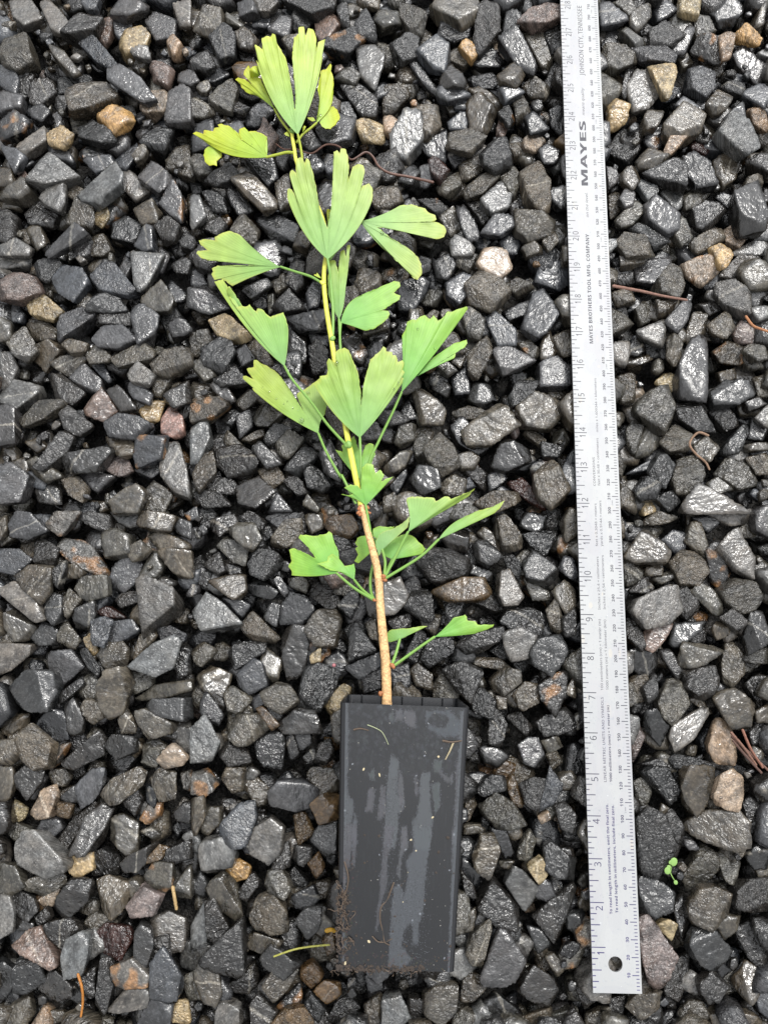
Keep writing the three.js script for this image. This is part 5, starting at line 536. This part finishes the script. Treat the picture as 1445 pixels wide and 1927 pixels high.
leaf({ z: Z6, B: [506, 556], M: [[430, 580], [405, 576], [395, 520], [412, 488], [440, 472], [490, 468], [560, 465], [680, 445], [745, 443], [690, 465], [635, 490], [590, 506], [558, 536]], h: [24, 18, 24, 22], pal: 'green', pet: [[475, 670], [440, 770]], label: 'small folded leaf lowest beside the stem' });
leaf({ z: Z6, B: [800, 536], M: [[960, 375], [990, 365], [1060, 345], [1076, 366], [1082, 396], [1150, 405], [1166, 430], [1240, 430], [1306, 430], [1296, 450], [1200, 490], [1110, 512]], El: [890, 455], Er: [960, 528], h: [26, 25, 22, 19], pal: 'lime', pet: [[700, 605], [450, 786]], drops: [[745, 560, 0.0013]], label: 'lowest leaf pointing right on a long stalk above the pot' });

// ---------------------------------------------------------------- twigs, straws and small litter
const twigM = c => new THREE.MeshStandardMaterial({ color: lin(...c), roughness: 0.55, map: bark });
function twig(name, Z, pts, r0, r1, col, label, cat, h = 0.002) { const w = pts.map((p, i) => { const q = zp(p.length > 2 ? p[2] : Z, p); return px(q[0], q[1], h + 0.001 * Math.sin(i * 1.9)); }), o = w[0].clone(); const m = part(name, tube(w.map(v => v.sub(o)), r0, r1, pts.length * 8, 7, 0.12, pts.length), twigM(col), scene); m.position.copy(o); return tag(m, label, cat); }
const TB4 = [1084, 482, 4], TC4 = [1084, 964, 4], TD1 = [0, 1445, 4], TD2 = [361, 1445, 4], TD4 = [1084, 1445, 2.634];
twig('twig', Z2, [[0, 90], [60, 130], [160, 130], [280, 165], [400, 95], [500, 110], [560, 180], [605, 215], [720, 155], [770, 190], [820, 270], [900, 320], [1050, 350], [1250, 395]], 0.0005, 0.0011, [.12, .06, .045], 'long wavy reddish brown twig passing behind the upper leaves', 'twig', 0.0025);
twig('twig', TB4, [[280, 225], [480, 262], [650, 300], [830, 330]], 0.0012, 0.0008, [.26, .15, .125], 'straight pinkish brown stick at the ruler near the 18 inch mark', 'stick', 0.002);
twig('twig', TB4, [[1275, 455], [1330, 525], [1390, 550], [1480, 580]], 0.001, 0.0009, [.42, .2, .1], 'short orange brown twig at the right edge', 'twig');
twig('dry_stalk', TB4, [[990, 1350], [920, 1328], [870, 1370], [852, 1420], [900, 1490], [970, 1550], [1000, 1605]], 0.0009, 0.0007, [.27, .18, .13], 'curled brown dry stalk right of the ruler', 'stalk', 0.003);
[[[1170, 1690], [1300, 1810], [1440, 1940]], [[1250, 1640], [1310, 1780], [1400, 1920]], [[1180, 1720], [1280, 1840], [1390, 1960]], [[1165, 1660], [1250, 1760], [1350, 1900]]].forEach((p, i) => tag(twig('dry_twig', TC4, p, 0.0009, 0.0008, [[.16, .09, .075], [.25, .12, .09], [.12, .07, .06], [.2, .11, .085]][i], ['thickest dark brown dry twig of the bundle at the right edge', 'reddish upper right dry twig of the bundle at the right edge', 'darkest lowest dry twig of the bundle at the right edge', 'short brown dry twig lying across the bundle at the right edge'][i], 'twig', 0.002 + 0.001 * i), null, null, 'dry twigs at the right edge'));
twig('grass_blade', TD2, [[620, 1420], [700, 1390], [780, 1365], [900, 1345], [1035, 1332]], 0.0006, 0.0006, alb(215, 220, 110), 'thin pale yellow grass blade left of the pot base', 'grass blade');
twig('pine_needle', TD1, [[590, 1555], [618, 1650], [626, 1760], [612, 1870]], 0.0009, 0.0007, alb(225, 150, 60), 'orange pine needle lying at the lower left', 'needle');
twig('straw', TD1, [[1303, 900], [1316, 980], [1330, 1060]], 0.0012, 0.001, alb(235, 205, 150), 'short pale straw stub at lower left', 'straw');
twig('petal', TD2, [[1015, 1225], [1045, 1218], [1080, 1226]], 0.0014, 0.0012, alb(240, 190, 50), 'small yellow petal beside the pot base', 'petal', 0.004);
{ const g = mergeVertices(new THREE.IcosahedronGeometry(0.0013, 3)), v = px(628.5, 1252, -0.005); const m = part('seed', g, new THREE.MeshPhysicalMaterial({ color: lin(.3, .11, .12), roughness: 0.35 }), scene); m.position.copy(v); tag(m, 'tiny round pink seed in the gravel left of the stem', 'seed'); }
{ const w = thing('weed_seedling', 'tiny weed seedling with round green leaves right of the ruler', 'seedling'), q = zp(TD4, [465, 520]); w.position.copy(px(q[0], q[1], -0.008));
  const gm = new THREE.MeshPhysicalMaterial({ color: lin(...alb(160, 205, 110)), roughness: 0.5 });
  for (const [x, y, s] of [[482, 466, 0.0028], [451, 510, 0.0024], [458, 492, 0.0015], [492, 568, 0.0015], [466, 468, 0.0014]]) { const p = zp(TD4, [x, y]), v = px(p[0], p[1], -0.003).sub(w.position), g = new THREE.SphereGeometry(s, 12, 6); g.scale(1, 0.16, 0.85); g.rotateY(x); g.rotateX(0.2); g.translate(v.x, v.y, v.z); const m = part('leaf', g, gm, w); part('stalk', tube([v.clone(), v.clone().multiplyScalar(0.5).setY(v.y * 0.3), new THREE.Vector3()], 0.0004, 0.0004, 8, 5), gm, m); } }
// rain drops standing on the slabs
renderer.render(scene, camera);
